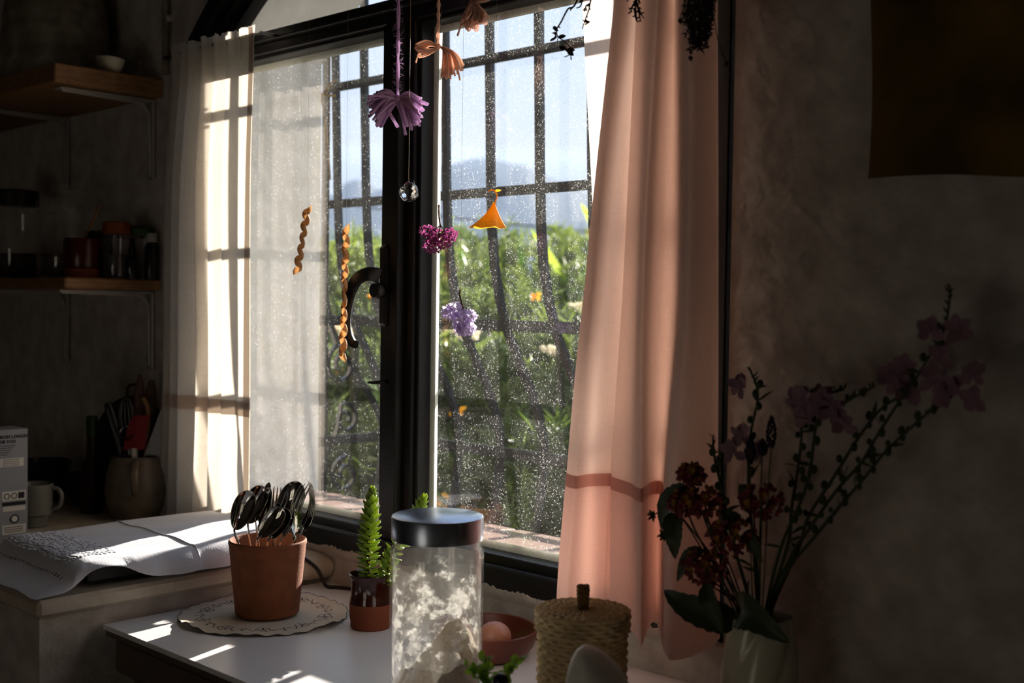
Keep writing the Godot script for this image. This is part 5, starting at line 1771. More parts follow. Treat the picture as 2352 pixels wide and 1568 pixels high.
	b.lathe([Vector2(0, 0), Vector2(0.024, 0), Vector2(0.026, 0.002), Vector2(0.026, 0.020), Vector2(0.034, 0.026), Vector2(0.036, 0.085), Vector2(0.0345, 0.087), Vector2(0.033, 0.085), Vector2(0.031, 0.028), Vector2(0, 0.024)], 40)
	part(b, "body", M.mug_white, o)
	b = B.new()
	b.tube(curve([Vector3(0.034, 0.078, 0), Vector3(0.048, 0.076, 0), Vector3(0.055, 0.062, 0), Vector3(0.050, 0.042, 0), Vector3(0.034, 0.036, 0)], 6), 0.0045, 10)
	part(b, "handle", M.mug_white, o)
	make_carton()

func make_carton():
	var o := thing("carton", "tall grey printed food carton at the left edge of the counter", "carton", Vector3(-0.525, 0.853, 0.391))
	var b := B.new()
	b.box(Vector3(0.068, 0.212, 0.094), Vector3(0, 0.106, 0), 0.0012)
	b.box(Vector3(0.060, 0.008, 0.020), Vector3(0, 0.2145, 0.025), 0.002)
	part(b, "body", M.paper_print, o)
	var face := Node3D.new() # the printed side looks along +x; local x runs to the right on it
	face.name = "print"
	o.add_child(face, true)
	face.transform = Transform3D(Basis(Vector3.UP, PI / 2), Vector3(0.0343, 0, 0))
	var text := func(s: String, size: float, x: float, y: float, m: Material):
		var t := TextMesh.new()
		t.text = s
		var f := SystemFont.new()
		f.font_names = PackedStringArray(["Droid Sans"])
		f.font_weight = 700
		t.font = f
		t.font_size = 32
		t.pixel_size = size / 32.0
		t.depth = 0.0003
		t.horizontal_alignment = HORIZONTAL_ALIGNMENT_LEFT
		put(t, "lettering", m, face, Transform3D(Basis(), Vector3(x, y, 0.0003)))
	var slab := func(called: String, x: float, y: float, w: float, h: float, m: Material, z := 0.0003):
		var q := B.new()
		q.box(Vector3(w, h, 0.0004), Vector3(x, y, z), 0.0001)
		part(q, called, m, face)
	text.call("FRESH LONGER", 0.0085, -0.013, 0.198, M.print_dark)
	text.call("FOR YOU", 0.0085, -0.013, 0.189, M.print_dark)
	for k in 5: slab.call("text_line", -0.001 + 0.006 - 0.002 * k, 0.181 - 0.0042 * k, 0.036 - 0.004 * k, 0.0010, M.print_dark)
	slab.call("label_patch", 0.016, 0.149, 0.046, 0.016, M.print_light)
	for k in 4: slab.call("text_line", 0.014, 0.1545 - 0.0036 * k, 0.032, 0.0010, M.print_dark, 0.0007)
	slab.call("label_patch", 0.020, 0.0845, 0.046, 0.018, M.print_light)
	slab.call("icon", 0.034, 0.0845, 0.012, 0.012, M.print_dark, 0.0007)
	for x in [0.006, 0.020]:
		var q := B.new()
		q.lathe([Vector2(0.0042, 0), Vector2(0.0042, 0.0005), Vector2(0.0058, 0.0005), Vector2(0.0058, 0)], 24, Transform3D(Basis(Vector3.RIGHT, PI / 2), Vector3(x, 0.0845, 0.0006)))
		part(q, "icon", M.print_dark, face)
	slab.call("label_patch", 0.020, 0.0695, 0.045, 0.0065, M.print_dark)
	slab.call("label_patch", 0.020, 0.0600, 0.044, 0.0090, M.print_light)
	var q := B.new()
	q.lathe([Vector2(0.0060, 0), Vector2(0.0060, 0.0005), Vector2(0.0085, 0.0005), Vector2(0.0085, 0)], 32, Transform3D(Basis(Vector3.RIGHT, PI / 2), Vector3(0.021, 0.040, 0.0003)))
	part(q, "icon", M.print_dark, face)
	q = B.new()
	q.lathe([Vector2(0, 0.0004), Vector2(0.0058, 0.0004)], 24, Transform3D(Basis(Vector3.RIGHT, PI / 2), Vector3(0.021, 0.040, 0.0002)))
	part(q, "icon", M.print_light, face)
	slab.call("label_patch", 0.020, 0.020, 0.046, 0.018, M.print_light)
	for k in 3: slab.call("text_line", 0.019, 0.0245 - 0.0042 * k, 0.036, 0.0012, M.print_dark, 0.0007)

# ---------------------------------------------------------------- things hung in front of the window
func hang_thread(o: Node3D, from: Vector3, r: float, m: Material, called := "thread"):
	var b := B.new()
	b.tube([from, Vector3(from.x, (from.y + 2.7 - o.position.y) / 2, from.z), Vector3(from.x, 2.699 - o.position.y, from.z)], r, 6)
	part(b, called, m, o)

func yarn(b: B, pts: Array, r := 0.0021):
	var path := curve(pts, 5)
	var rad := []
	for i in path.size(): rad.append(r * (1.0 + 0.12 * sin(i * 2.3)))
	b.tube(path, rad, 6)

func make_hanging():
	# lilac bow-shaped tassel on a fuzzy double cord
	var o := thing("tassel", "lilac wool tassel tied like a bow, hanging on a lilac cord", "tassel", Vector3(0.2825, 1.647, 0.08), FACING)
	for s in 2:
		var b := B.new()
		var path := []
		for i in 61: path.append(Vector3(0.0016 * cos(i * 1.2 + s * PI), i * 1.05 / 60.0, 0.0016 * sin(i * 1.2 + s * PI)))
		b.tube(path, 0.0017, 6)
		part(b, "cord", M.yarn_lilac, o)
	var f := B.new()
	for i in 150:
		var y := R(0.0, 0.2)
		var a := R(0, TAU)
		var c := Vector3(0.003 * cos(a), y, 0.003 * sin(a))
		f.tube([c, c + Vector3(cos(a), R(-0.6, 0.6), sin(a)) * 0.003, c + Vector3(cos(a + 0.6), R(-0.6, 0.9), sin(a + 0.6)) * R(0.004, 0.008)], 0.00022, 3)
	stuff(part(f, "fuzz", M.yarn_lilac, o))
	for side in [-1.0, 1.0]:
		var b := B.new()
		for i in 34:
			var sp := R(-1.0, 1.0)
			var ang := (lerpf(0.62, -0.95, (i + 0.5) / 34.0) if side < 0 else lerpf(0.42, -1.25, (i + 0.5) / 34.0))
			var l := R(0.033, 0.047) * (1.0 if ang < 0.3 else 0.85)
			var dir := Vector3(side * cos(ang), sin(ang), 0.55 * sp).normalized()
			var droop := Vector3(0, -0.006 * absf(cos(ang)) - 0.002, 0)
			var w := Vector3(R(-0.004, 0.004), R(-0.003, 0.003), R(-0.004, 0.004))
			yarn(b, [Vector3(0, 0, 0), dir * l * 0.5 + Vector3(0, 0.006, 0), dir * l + droop, dir * l * 1.02 + droop + w, dir * l * 0.55 + Vector3(0, -0.002, 0) + w, Vector3(0, -0.002, 0.002 * sp)])
		stuff(part(b, "bow", M.yarn_lilac, o))
	for t in [[Vector3(-0.012, -0.022, 0.008), Vector3(0.002, -0.046, 0.008)], [Vector3(0.010, -0.034, 0.006), Vector3(0.014, -0.058, 0.006)]]:
		var b := B.new()
		yarn(b, [Vector3(-0.002, -0.004, 0.005), t[0] * 0.6, t[0], t[1]], 0.0027)
		part(b, "tail", M.yarn_lilac, o)
	var k := B.new()
	k.ball(Vector3(0, 0, 0.001), Vector3(0.006, 0.007, 0.006), 12, 8)
	part(k, "knot", M.yarn_lilac, o)
	# peach tassel below the frame
	o = thing("tassel", "loose peach wool tassel spread out to the right on a twisted cord", "tassel", Vector3(0.3785, 1.719, 0.08), FACING)
	for s in 2:
		var b := B.new()
		var path := []
		for i in 121: path.append(Vector3(0.0017 * cos(i * 1.6 + s * PI), i * 0.98 / 120.0, 0.0017 * sin(i * 1.6 + s * PI)))
		b.tube(path, 0.0017, 6)
		part(b, "cord", M.yarn_peach, o)
	var b := B.new()
	for i in 12:
		var e := Vector3(-0.030 + R(-0.004, 0.003), -0.004 + R(-0.009, 0.008), R(-0.01, 0.01))
		yarn(b, [Vector3.ZERO, e * 0.5 + Vector3(0, 0.007, 0), e, e + Vector3(0.002, -0.004, 0.002), e * 0.5 + Vector3(0, -0.006, 0), Vector3(0, -0.003, 0)], 0.0016)
	yarn(b, [Vector3(-0.02, -0.006, 0), Vector3(-0.030, -0.012, 0), Vector3(-0.034, -0.026, 0.002)], 0.0012)
	stuff(part(b, "loops", M.yarn_peach, o))
	b = B.new()
	for i in 26:
		var t := i / 25.0
		var e := Vector3(lerpf(0.004, 0.042, t) + R(-0.002, 0.002), lerpf(-0.048, -0.026, t * t) + R(-0.006, 0.004), R(-0.012, 0.012))
		if i == 15: e = Vector3(0.035, -0.052, 0.0)
		yarn(b, [Vector3(0, 0, 0), Vector3(e.x * 0.35 + 0.006, -0.005, e.z * 0.4), Vector3(e.x * 0.75 + 0.003, e.y * 0.55, e.z * 0.8), e], 0.0016)
	stuff(part(b, "strands", M.yarn_peach, o))
	b = B.new()
	b.ball(Vector3(0, 0, 0), Vector3(0.005, 0.005, 0.005), 12, 8)
	part(b, "knot", M.yarn_peach, o)
	# rose tassel at the top edge
	o = thing("tassel", "dusty rose wool tassel at the top edge of the picture", "tassel", Vector3(0.452, 1.776, 0.08), FACING)
	b = B.new()
	for i in 40:
		var a := lerpf(-0.35, 0.5, R(0, 1)) * 1.6
		var e := Vector3(sin(a) * 0.030, -cos(a) * R(0.026, 0.040), R(-0.014, 0.014))
		yarn(b, [Vector3(R(-0.003, 0.003), 0, 0), e * 0.5 + Vector3(0.002, 0.004, 0.003), e, e + Vector3(R(0.003, 0.006), 0.001, 0.003), e * 0.5 + Vector3(0.006, 0, 0), Vector3(0.002, 0, 0)], 0.0016)
	yarn(b, [Vector3(-0.003, -0.008, 0.0), Vector3(-0.013, -0.030, 0.003), Vector3(-0.020, -0.052, 0.003)], 0.0016)
	stuff(part(b, "skirt", M.yarn_rose, o))
	b = B.new()
	for i in 44:
		var a := R(-1.0, 2.2)
		var e := Vector3(cos(a) * 0.028 + 0.004, absf(sin(a)) * 0.022 + 0.004, R(-0.016, 0.016))
		yarn(b, [Vector3.ZERO, e * 0.6 + Vector3(-0.003, 0.005, 0), e, e * 0.55 + Vector3(0.004, -0.003, 0.002), Vector3(0, -0.001, 0)], 0.0016)
	stuff(part(b, "head", M.yarn_rose, o))
	hang_thread(o, Vector3(0, 0.004, 0), 0.0016, M.yarn_rose, "cord")
	# crystal
	o = thing("crystal", "clear faceted glass crystal drop hanging before the window mullion", "crystal", Vector3(0.3135, 1.496, 0.08), FACING)
	b = B.new()
	var ring := [[0.0, 0.0175], [0.0075, 0.0145], [0.0130, 0.0085], [0.0160, 0.0], [0.0148, -0.0072], [0.0098, -0.0135], [0.0, -0.0165]]
	var seg := 9
	for i in ring.size() - 1:
		for j in seg:
			var off0 := 0.5 * (i % 2)
			var off1 := 0.5 * ((i + 1) % 2)
			var P := func(q: int, jj: float) -> Vector3: return Vector3(cos(-TAU * jj / seg) * ring[q][0], ring[q][1], sin(-TAU * jj / seg) * ring[q][0])
			var a: Vector3 = P.call(i, j + off0)
			var a2: Vector3 = P.call(i, j + 1 + off0)
			var c: Vector3 = P.call(i + 1, j + off1)
			var c2: Vector3 = P.call(i + 1, j + 1 + off1)
			if off0 < off1:
				if ring[i][0] > 0: b.tri(a, c, a2)
				if ring[i + 1][0] > 0: b.tri(a2, c, c2)
			else:
				if ring[i + 1][0] > 0: b.tri(a, c, c2)
				if ring[i][0] > 0: b.tri(a, c2 if ring[i + 1][0] > 0 else c, a2)
	part(b, "drop", M.crystal, o)
	b = B.new()
	b.tube(curve([Vector3(-0.003, 0.016, 0), Vector3(0.0, 0.0195, 0), Vector3(0.006, 0.0185, 0), Vector3(0.009, 0.012, 0.003)], 5), 0.0006, 6)
	part(b, "wire_loop", M.dry_stem, o)
	hang_thread(o, Vector3(-0.001, 0.0185, 0), 0.0004, M.fine_thread)
	# dried flowers
	o = thing("dried_flower", "magenta dried flower cluster hanging head down by its stem", "flower", Vector3(0.385, 1.472, 0.08), FACING)
	hang_thread(o, Vector3.ZERO, 0.00018, M.fine_thread)
	b = B.new()
	yarn(b, [Vector3(0, 0, 0), Vector3(0.0005, -0.018, 0), Vector3(0.003, -0.034, 0.001)], 0.0014)
	for e in [Vector3(-0.015, -0.042, 0), Vector3(-0.004, -0.058, 0.003), Vector3(0.016, -0.046, 0.002), Vector3(0.008, -0.052, -0.004)]: yarn(b, [Vector3(0.003, -0.032, 0.001), e * 0.6 + Vector3(0.001, -0.014, 0), e], 0.0008)
	part(b, "stem", M.dry_stem, o)
	b = B.new()
	for c in [[Vector3(-0.017, -0.042, 0.0), 0.0105, 22], [Vector3(-0.009, -0.064, 0.0), 0.0125, 30], [Vector3(0.006, -0.056, 0.002), 0.013, 32], [Vector3(0.017, -0.047, 0.001), 0.011, 24], [Vector3(-0.002, -0.048, -0.003), 0.011, 22]]: petal_cluster(b, c[0], c[1], c[2], 0.0055, int(c[0].x * 1e4) + 77)
	stuff(part(b, "blossoms", M.petal_magenta, o))
	o = thing("dried_flower", "pale violet dried flower cluster hanging lowest of all", "flower", Vector3(0.436, 1.339, 0.08), FACING)
	hang_thread(o, Vector3.ZERO, 0.00018, M.fine_thread)
	b = B.new()
	yarn(b, [Vector3(0, 0, 0), Vector3(-0.0005, -0.008, 0), Vector3(0.003, -0.022, 0.001), Vector3(0.006, -0.032, 0)], 0.0012)
	for e in [Vector3(-0.012, -0.036, 0), Vector3(0.014, -0.038, 0), Vector3(0.008, -0.055, 0.002)]: yarn(b, [Vector3(0.005, -0.028, 0), e * 0.6 + Vector3(0.002, -0.014, 0), e], 0.0007)
	part(b, "stem", M.dry_stem, o)
	b = B.new()
	for c in [[Vector3(-0.017, -0.035, 0.0), 0.0085, 14], [Vector3(-0.008, -0.030, 0.0), 0.0075, 12], [Vector3(0.015, -0.040, 0.0), 0.0075, 12], [Vector3(0.003, -0.047, 0.001), 0.0095, 16], [Vector3(0.011, -0.059, 0.001), 0.0100, 18], [Vector3(0.002, -0.060, 0.0), 0.007, 10]]: petal_cluster(b, c[0], c[1], c[2], 0.0078, int(c[0].x * 1e4) + 99)
	stuff(part(b, "blossoms", M.petal_violet, o))
	o = thing("dried_flower", "single yellow trumpet flower hanging upside down before the grille", "flower", Vector3(0.507, 1.487, 0.08), FACING)
	hang_thread(o, Vector3.ZERO, 0.00018, M.fine_thread)
	b = B.new()
	var rows := []
	for i in 17:
		var t := i / 16.0
		var row := []
		for j in 41:
			var a := -TAU * j / 40.0
			var wav := 1.0 + 0.16 * t * t * sin(a * 5.0 + 0.7)
			var r := (0.0018 + 0.0205 * pow(t, 1.25)) * wav
			row.append(Vector3(cos(a) * r - 0.010 * t * t * (1.0 if cos(a) < 0 else 0.35) - 0.003 * t, -0.017 - 0.038 * t + 0.0014 * t * t * sin(a * 5.0 + 2.0), sin(a) * r * 0.6))
		rows.append(row)
	b.grid(rows, true, true)
	part(b, "trumpet", M.petal_yellow, o)
	b = B.new()
	yarn(b, [Vector3(-0.009, 0.0, 0), Vector3(-0.002, 0.0015, 0), Vector3(0.003, -0.003, 0), Vector3(0.0045, -0.009, 0), Vector3(0.001, -0.018, 0)], 0.0010)
	b.leaf(aim(Vector3(0.001, 0.0, 0), Vector3(1, 0.12, 0)), 0.010, 0.0022, 0.1, 0.2, 4)
	part(b, "stem", M.petal_yellow, o)
	# twisted dried peel
	for s in [["short twisted strip of dried peel hanging near the window reveal", Vector3(0.042, 1.482, 0.08), 0.113, 5.5, -0.018, 0.0080], ["long corkscrew strip of dried peel hanging left of the window handle", Vector3(0.152, 1.446, 0.08), 0.226, 9.0, -0.004, 0.0072]]:
		o = thing("dried_peel", s[0], "peel", s[1], FACING)
		hang_thread(o, Vector3.ZERO, 0.00018, M.fine_thread)
		b = B.new()
		rows = []
		var n := 140
		for i in n + 1:
			var t := float(i) / n
			var a: float = -t * s[3] * TAU
			var c := Vector3(s[4] * t, -s[2] * t, 0)
			var r: float = s[5] * (0.85 + 0.15 * sin(t * 9.0))
			var out := Vector3(cos(a), 0, sin(a))
			var h: float = s[2] / s[3] * 0.30
			rows.append([c + out * r * 0.75 + Vector3(0, h, 0), c + out * r + Vector3(0, h * 0.3, 0), c + out * r + Vector3(0, -h * 0.3, 0), c + out * r * 0.8 + Vector3(0, -h, 0)])
		b.grid(rows)
		part(b, "strip", M.peel, o)
	# dried twigs at the top right
	var twig := func(label: String, at: Vector3, k: float, stems: Array, lv: Array):
		var q := thing("dried_twig", label, "twig", at, FACING)
		for st in stems:
			var bb := B.new()
			var pts := []
			for p in st: pts.append(Vector3(p.x, p.y, 0.0) * k + Vector3(0, 0, R(-0.006, 0.006)))
			var path := curve(pts, 5)
			var rad := []
			for i in path.size(): rad.append(lerpf(0.0014, 0.0006, float(i) / path.size()))
			bb.tube(path, rad, 6)
			for i in 5:
				var c: Vector3 = path[int(R(0.2, 0.98) * (path.size() - 1))]
				bb.leaf(aim(c, Vector3(R(-1, 1), R(-1, 0.3), R(-0.5, 0.5))), R(0.003, 0.007), 0.0012, 0.2, 0.3, 3)
			part(bb, "stem", M.twig, q)
		for p in lv:
			var bb := B.new()
			for i in 3: bb.leaf(aim(Vector3(p.x * k, p.y * k, R(-0.004, 0.004)), Vector3(R(-0.6, 0.8), R(-1, 0.2), R(-0.4, 0.4)), R(0, TAU)), R(0.008, 0.012), R(0.0028, 0.004), 0.5, 0.4, 5, 0.8)
			part(bb, "curled_leaf", M.twig, q)
		return q
	twig.call("thin dried twig with a few curled leaves against the bright sky", Vector3(0.7161, 1.7206, 0.16), 0.000575, [[Vector2(60, 120), Vector2(25, 0), Vector2(5, -20), Vector2(-10, -48), Vector2(-20, -68), Vector2(-18, -84), Vector2(0, -95), Vector2(18, -115)], [Vector2(50, 100), Vector2(38, 0), Vector2(24, -18)]], [Vector2(-22, -72), Vector2(-18, -83), Vector2(3, -112), Vector2(12, -124)])
	twig.call("straight bare twig hanging at the left edge of the pink curtain", Vector3(0.7502, 1.715, 0.16), 0.000566, [[Vector2(40, 140), Vector2(12, 0), Vector2(8, -22), Vector2(0, -45), Vector2(-6, -64)], [Vector2(8, -10), Vector2(0, -17), Vector2(4, -25)], [Vector2(2, -45), Vector2(4, -56)]], [])
	twig.call("dark branching sprig hanging in front of the middle of the pink curtain", Vector3(0.8364, 1.7009, 0.16), 0.000545, [[Vector2(0, 120), Vector2(-5, 0), Vector2(-6, -10), Vector2(-3, -40), Vector2(-2, -50)], [Vector2(-5, 0), Vector2(-14, -20), Vector2(-18, -32)], [Vector2(-5, -2), Vector2(6, -25), Vector2(16, -40)], [Vector2(-4, -8), Vector2(2, -30), Vector2(8, -50)], [Vector2(-5, -8), Vector2(-6, -28), Vector2(-4, -50)], [Vector2(0, 20), Vector2(2, 0), Vector2(1, -8)], [Vector2(-10, 20), Vector2(-22, 3)]], [])
	o = thing("dried_bunch", "dense drooping bunch of dried herbs over the right end of the pink curtain", "bunch", Vector3(0.929, 1.6857, 0.16), FACING)
	for i in 56:
		b = B.new()
		var e := Vector3(R(-28, 30), -R(30, 120), 0) * 0.00052
		e.x *= 1.0 - 0.5 * clampf((-e.y - 0.03) / 0.04, 0, 1)
		e.z = R(-0.02, 0.02)
		var top := Vector3(R(-0.012, 0.012), 0.11, R(-0.008, 0.008))
		var path := curve([top, Vector3(e.x * 1.25, 0.02, e.z), Vector3(e.x * 1.2 + R(-0.004, 0.004), e.y * 0.6, e.z), e], 5)
		b.tube(path, 0.0006, 4)
		for j in 16:
			var c: Vector3 = path[int(R(0.3, 1.0) * (path.size() - 1))]
			b.leaf(aim(c, Vector3(R(-1, 1), R(-1, 0.6), R(-1, 1))), R(0.004, 0.009), 0.0011, 0.4, 0.3, 3)
		part(b, "stem", M.twig, o)
	for p in [[Vector3(0.008, 0.05, 0), Vector3(0.022, -0.04, 0), Vector3(0.034, -0.072, 0)], [Vector3(-0.006, 0.05, 0), Vector3(-0.016, 0.0, 0), Vector3(-0.022, -0.022, 0)], [Vector3(-0.002, -0.05, 0), Vector3(-0.009, -0.066, 0)]]:
		b = B.new()
		b.tube(curve(p, 6), 0.0006, 5)
		b.leaf(aim(p[p.size() - 1], Vector3(0.1, -1, 0)), 0.008, 0.003, 0.4, 0.4, 4)
		part(b, "stem", M.twig, o)
	for q in [[Vector3(0.929, 1.795, 0.16), Vector3(0.83, 1.82, 0.16)]]:
		var wire := thing("cane", "thin horizontal cane above the picture from which the dried bunches hang", "cane", Vector3(0.8, 1.80, 0.16))
		b = B.new()
		b.tube([Vector3(-0.12, -0.01, 0), Vector3(0.0, 0.0, 0), Vector3(0.18, -0.005, 0)], 0.004, 8)
		part(b, "rod", M.spoon_wood_dark, wire)
		for x in [-0.1, 0.16]:
			b = B.new()
			b.tube([Vector3(x, -0.004, 0), Vector3(x, 0.899, 0)], 0.0008, 5)
			part(b, "cord", M.twine, wire)
	# ochre cloth on the right wall
	o = thing("wall_cloth", "dark ochre cloth pinned on the wall at the upper right", "wall hanging", Vector3(1.25, 1.47, 0.004))
	rows = []
	for i in 31:
		var t := i / 30.0
		var row := []
		for j in 41:
			var u := j / 40.0
			var x := lerpf(-0.175, 0.30, u) + 0.004 * sin(t * 9.0) * (1.0 - u)
			var yy := lerpf(0.62, 0.006 - 0.016 * u + 0.004 * sin(u * 11.0) * sin(u * 4.0), t)
			row.append(Vector3(x, yy, 0.004 + 0.004 * (0.5 + 0.5 * sin(u * 13.0 + t)) * t + (0.006 * t * t * maxf(sin(u * 22.0), 0.0))))
		rows.append(row)
	b = B.new()
	b.grid(rows, false, true)
	part(b, "cloth", M.ochre_cloth, o)

# ---------------------------------------------------------------- garden
func spot(t: float, s: float) -> Vector3: # t metres out into the garden from the sill corner, s to the right
	return Vector3(-0.30 - 0.695 * t + 0.719 * s, 0.15, -0.55 - 0.719 * t - 0.695 * s)

func make_garden():
	var b := B.new()
	b.box(Vector3(400, 0.2, 300), Vector3(-60, 0.05, -150.36), 0.01)
	struct(b, "ground", M.ground_soil)
	# hills
	b = B.new()
	var prof := [[-40.0, 2.5], [-10.0, 3.0], [10.0, 2.6], [25.0, 2.9], [34.0, 3.7], [37.4, 4.6], [40.5, 5.32], [42.2, 5.92], [42.8, 6.20], [43.6, 6.60], [44.5, 6.66], [45.5, 6.92], [46.6, 6.68], [47.8, 6.43], [48.8, 5.92], [50.0, 5.45], [50.5, 5.28], [51.2, 5.80], [51.9, 5.64], [52.6, 4.96], [53.9, 4.5], [56.7, 4.4], [62.0, 3.6], [75.0, 3.0], [100.0, 2.6]]
	var fn := FastNoiseLite.new()
	fn.seed = 4; fn.frequency = 0.35
	var rows := [[], [], [], []]
	for i in 281:
		var az := lerpf(-40.0, 100.0, i / 280.0)
		var el := 3.0
		for k in prof.size() - 1:
			if az >= prof[k][0] and az <= prof[k + 1][0]: el = lerpf(prof[k][1], prof[k + 1][1], smoothstep(0.0, 1.0, (az - prof[k][0]) / (prof[k + 1][0] - prof[k][0])) * 0.4 + 0.6 * (az - prof[k][0]) / (prof[k + 1][0] - prof[k][0]))
		el += 0.10 * fn.get_noise_1d(az * 6.0)
		var d := Vector3(-sin(deg_to_rad(az)), 0, -cos(deg_to_rad(az)))
		for q in 4:
			var dist: float = [1900.0, 2250.0, 2500.0, 2900.0][q]
			var h: float = [0.0, 0.5, 1.0, 0.0][q] * 2500.0 * tan(deg_to_rad(el))
			var wob := 60.0 * fn.get_noise_1d(az * 3.0 + q * 50.0) if q == 1 else 0.0
			rows[q].append(d * (dist + wob) + Vector3(0, h, 0))
	b.grid(rows, false, true)
	struct(b, "hills", M.mountain_rock)
	var fog := FogVolume.new()
	fog.name = "haze"
	fog.set_meta("kind", "stuff")
	fog.size = Vector3(5200, 225, 160)
	var fm := FogMaterial.new()
	fm.density = HAZE
	fm.albedo = Color(0.80, 0.88, 1.0)
	fog.material = fm
	add_child(fog)
	fog.position = Vector3(-0.72, 0, -0.694) * 1780.0 + Vector3(0, 112.5, 0)
	fog.rotation.y = 0.804
	var cb := B.new()
	var cp := []
	for i in 25:
		var t := i / 24.0
		cp.append(Vector3(lerpf(-12.5, -6.0, t), lerpf(2.95, 2.05, t) - 0.5 * t * (1.0 - t), lerpf(-6.2, -12.0, t)))
	cb.tube(cp, 0.013, 6)
	solo(cb, "overhead_cable", M.black_plastic, "thin dark overhead cable sagging across the view of the hills", "cable")
	# a dark trellis in the bed
	var tr := thing("trellis", "dark weathered wooden trellis among the garden plants", "trellis", spot(0.85, -0.1))
	var inv := Transform3D(Basis(), -tr.position)
	for s in [-0.62, -0.30, -0.06, 0.32, 0.70]:
		b = B.new()
		var p := spot(0.80 + 0.06 * s, s)
		b.box(Vector3(0.024, 1.05, 0.024), p + Vector3(0, 0.525, 0), 0.003)
		part(b, "post", M.old_wood, tr, inv)
	for y in [0.60, 0.985]:
		b = B.new()
		var p := spot(0.79, 0.05) + Vector3(0, y - 0.15, 0)
		b.box(Vector3(1.6, 0.034, 0.018), Vector3.ZERO, 0.003, Transform3D(Basis(Vector3.UP, 0.768), p))
		part(b, "rail", M.old_wood, tr, inv)
	# feathery tuft shared by the shrubs
	var tuft := func(sd: int, n: int, l: float, w: float) -> ArrayMesh:
		var g := RandomNumberGenerator.new()
		g.seed = sd
		var q := B.new()
		for i in n:
			var t := 0.1 + 0.9 * i / n
			var a := 2.4 * i
			var c := Vector3(0.02 * t * sin(t * 5.0 + sd), 0.16 * t, 0.02 * t * cos(t * 4.0))
			var d := Vector3(cos(a), g.randf_range(0.5, 1.4), sin(a)).normalized()
			var x := aim(c, d, g.randf_range(0, TAU), l * g.randf_range(0.7, 1.3))
			q.quad(x * Vector3(-w, 0, 0), x * Vector3(w, 0, 0), x * Vector3(w * 0.6, 0.6, 0.05), x * Vector3(-w * 0.6, 0.6, 0.05))
			q.tri(x * Vector3(-w * 0.6, 0.6, 0.05), x * Vector3(w * 0.6, 0.6, 0.05), x * Vector3(0, 1, 0.16))
		return q.mesh()
	var tufts := [tuft.call(1, 26, 0.060, 0.07), tuft.call(2, 22, 0.050, 0.10), tuft.call(3, 18, 0.065, 0.13)]
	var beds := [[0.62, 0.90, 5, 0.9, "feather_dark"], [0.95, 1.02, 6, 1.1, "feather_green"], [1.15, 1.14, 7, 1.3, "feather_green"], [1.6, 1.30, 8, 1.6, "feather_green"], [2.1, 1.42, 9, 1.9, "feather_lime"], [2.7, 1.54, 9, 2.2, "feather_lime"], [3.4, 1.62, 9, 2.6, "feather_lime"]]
	for k in beds.size():
		var bd: Array = beds[k]
		for i in bd[2]:
			var s: float = lerpf(-bd[3], bd[3], (i + 0.5) / bd[2]) + R(-0.08, 0.08)
			var p := spot(bd[0] + R(-0.15, 0.15), s)
			var h: float = bd[1] + R(-0.07, 0.05) - 0.15
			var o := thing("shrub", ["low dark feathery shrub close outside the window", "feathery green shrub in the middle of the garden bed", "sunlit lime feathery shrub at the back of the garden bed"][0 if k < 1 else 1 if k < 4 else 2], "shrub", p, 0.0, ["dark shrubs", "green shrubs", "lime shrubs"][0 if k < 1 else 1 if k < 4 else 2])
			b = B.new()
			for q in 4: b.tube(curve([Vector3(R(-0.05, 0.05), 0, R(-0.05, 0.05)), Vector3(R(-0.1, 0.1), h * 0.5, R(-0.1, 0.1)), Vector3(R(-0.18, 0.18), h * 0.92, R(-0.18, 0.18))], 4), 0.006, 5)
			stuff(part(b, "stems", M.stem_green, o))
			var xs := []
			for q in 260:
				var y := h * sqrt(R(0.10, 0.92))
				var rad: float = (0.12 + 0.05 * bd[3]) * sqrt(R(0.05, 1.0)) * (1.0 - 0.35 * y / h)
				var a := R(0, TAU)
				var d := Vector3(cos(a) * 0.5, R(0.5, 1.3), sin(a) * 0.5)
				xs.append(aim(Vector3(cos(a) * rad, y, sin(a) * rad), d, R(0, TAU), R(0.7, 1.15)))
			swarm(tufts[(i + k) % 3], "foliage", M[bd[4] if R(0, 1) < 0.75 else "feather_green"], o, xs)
	# broad bladed plants standing out of the hedge
	var blade := B.new()
	blade.leaf(Transform3D.IDENTITY, 1.0, 0.085, 0.16, 0.25, 7, 0.7)
	var bm := blade.mesh()
	var names := ["leftmost", "second", "third", "fourth", "fifth", "sixth", "seventh", "eighth", "ninth", "tenth", "eleventh", "twelfth"]
	var lilies := [[2.3, -1.18, 1.50], [2.5, -0.98, 1.58], [2.2, -0.80, 1.52], [2.6, -0.55, 1.62], [2.4, -0.36, 1.68], [2.9, -0.22, 1.74], [2.5, 0.02, 1.56], [2.7, 0.24, 1.60], [2.4, 0.42, 1.58], [2.9, 0.66, 1.76], [2.5, 0.86, 1.66], [2.6, 1.05, 1.62]]
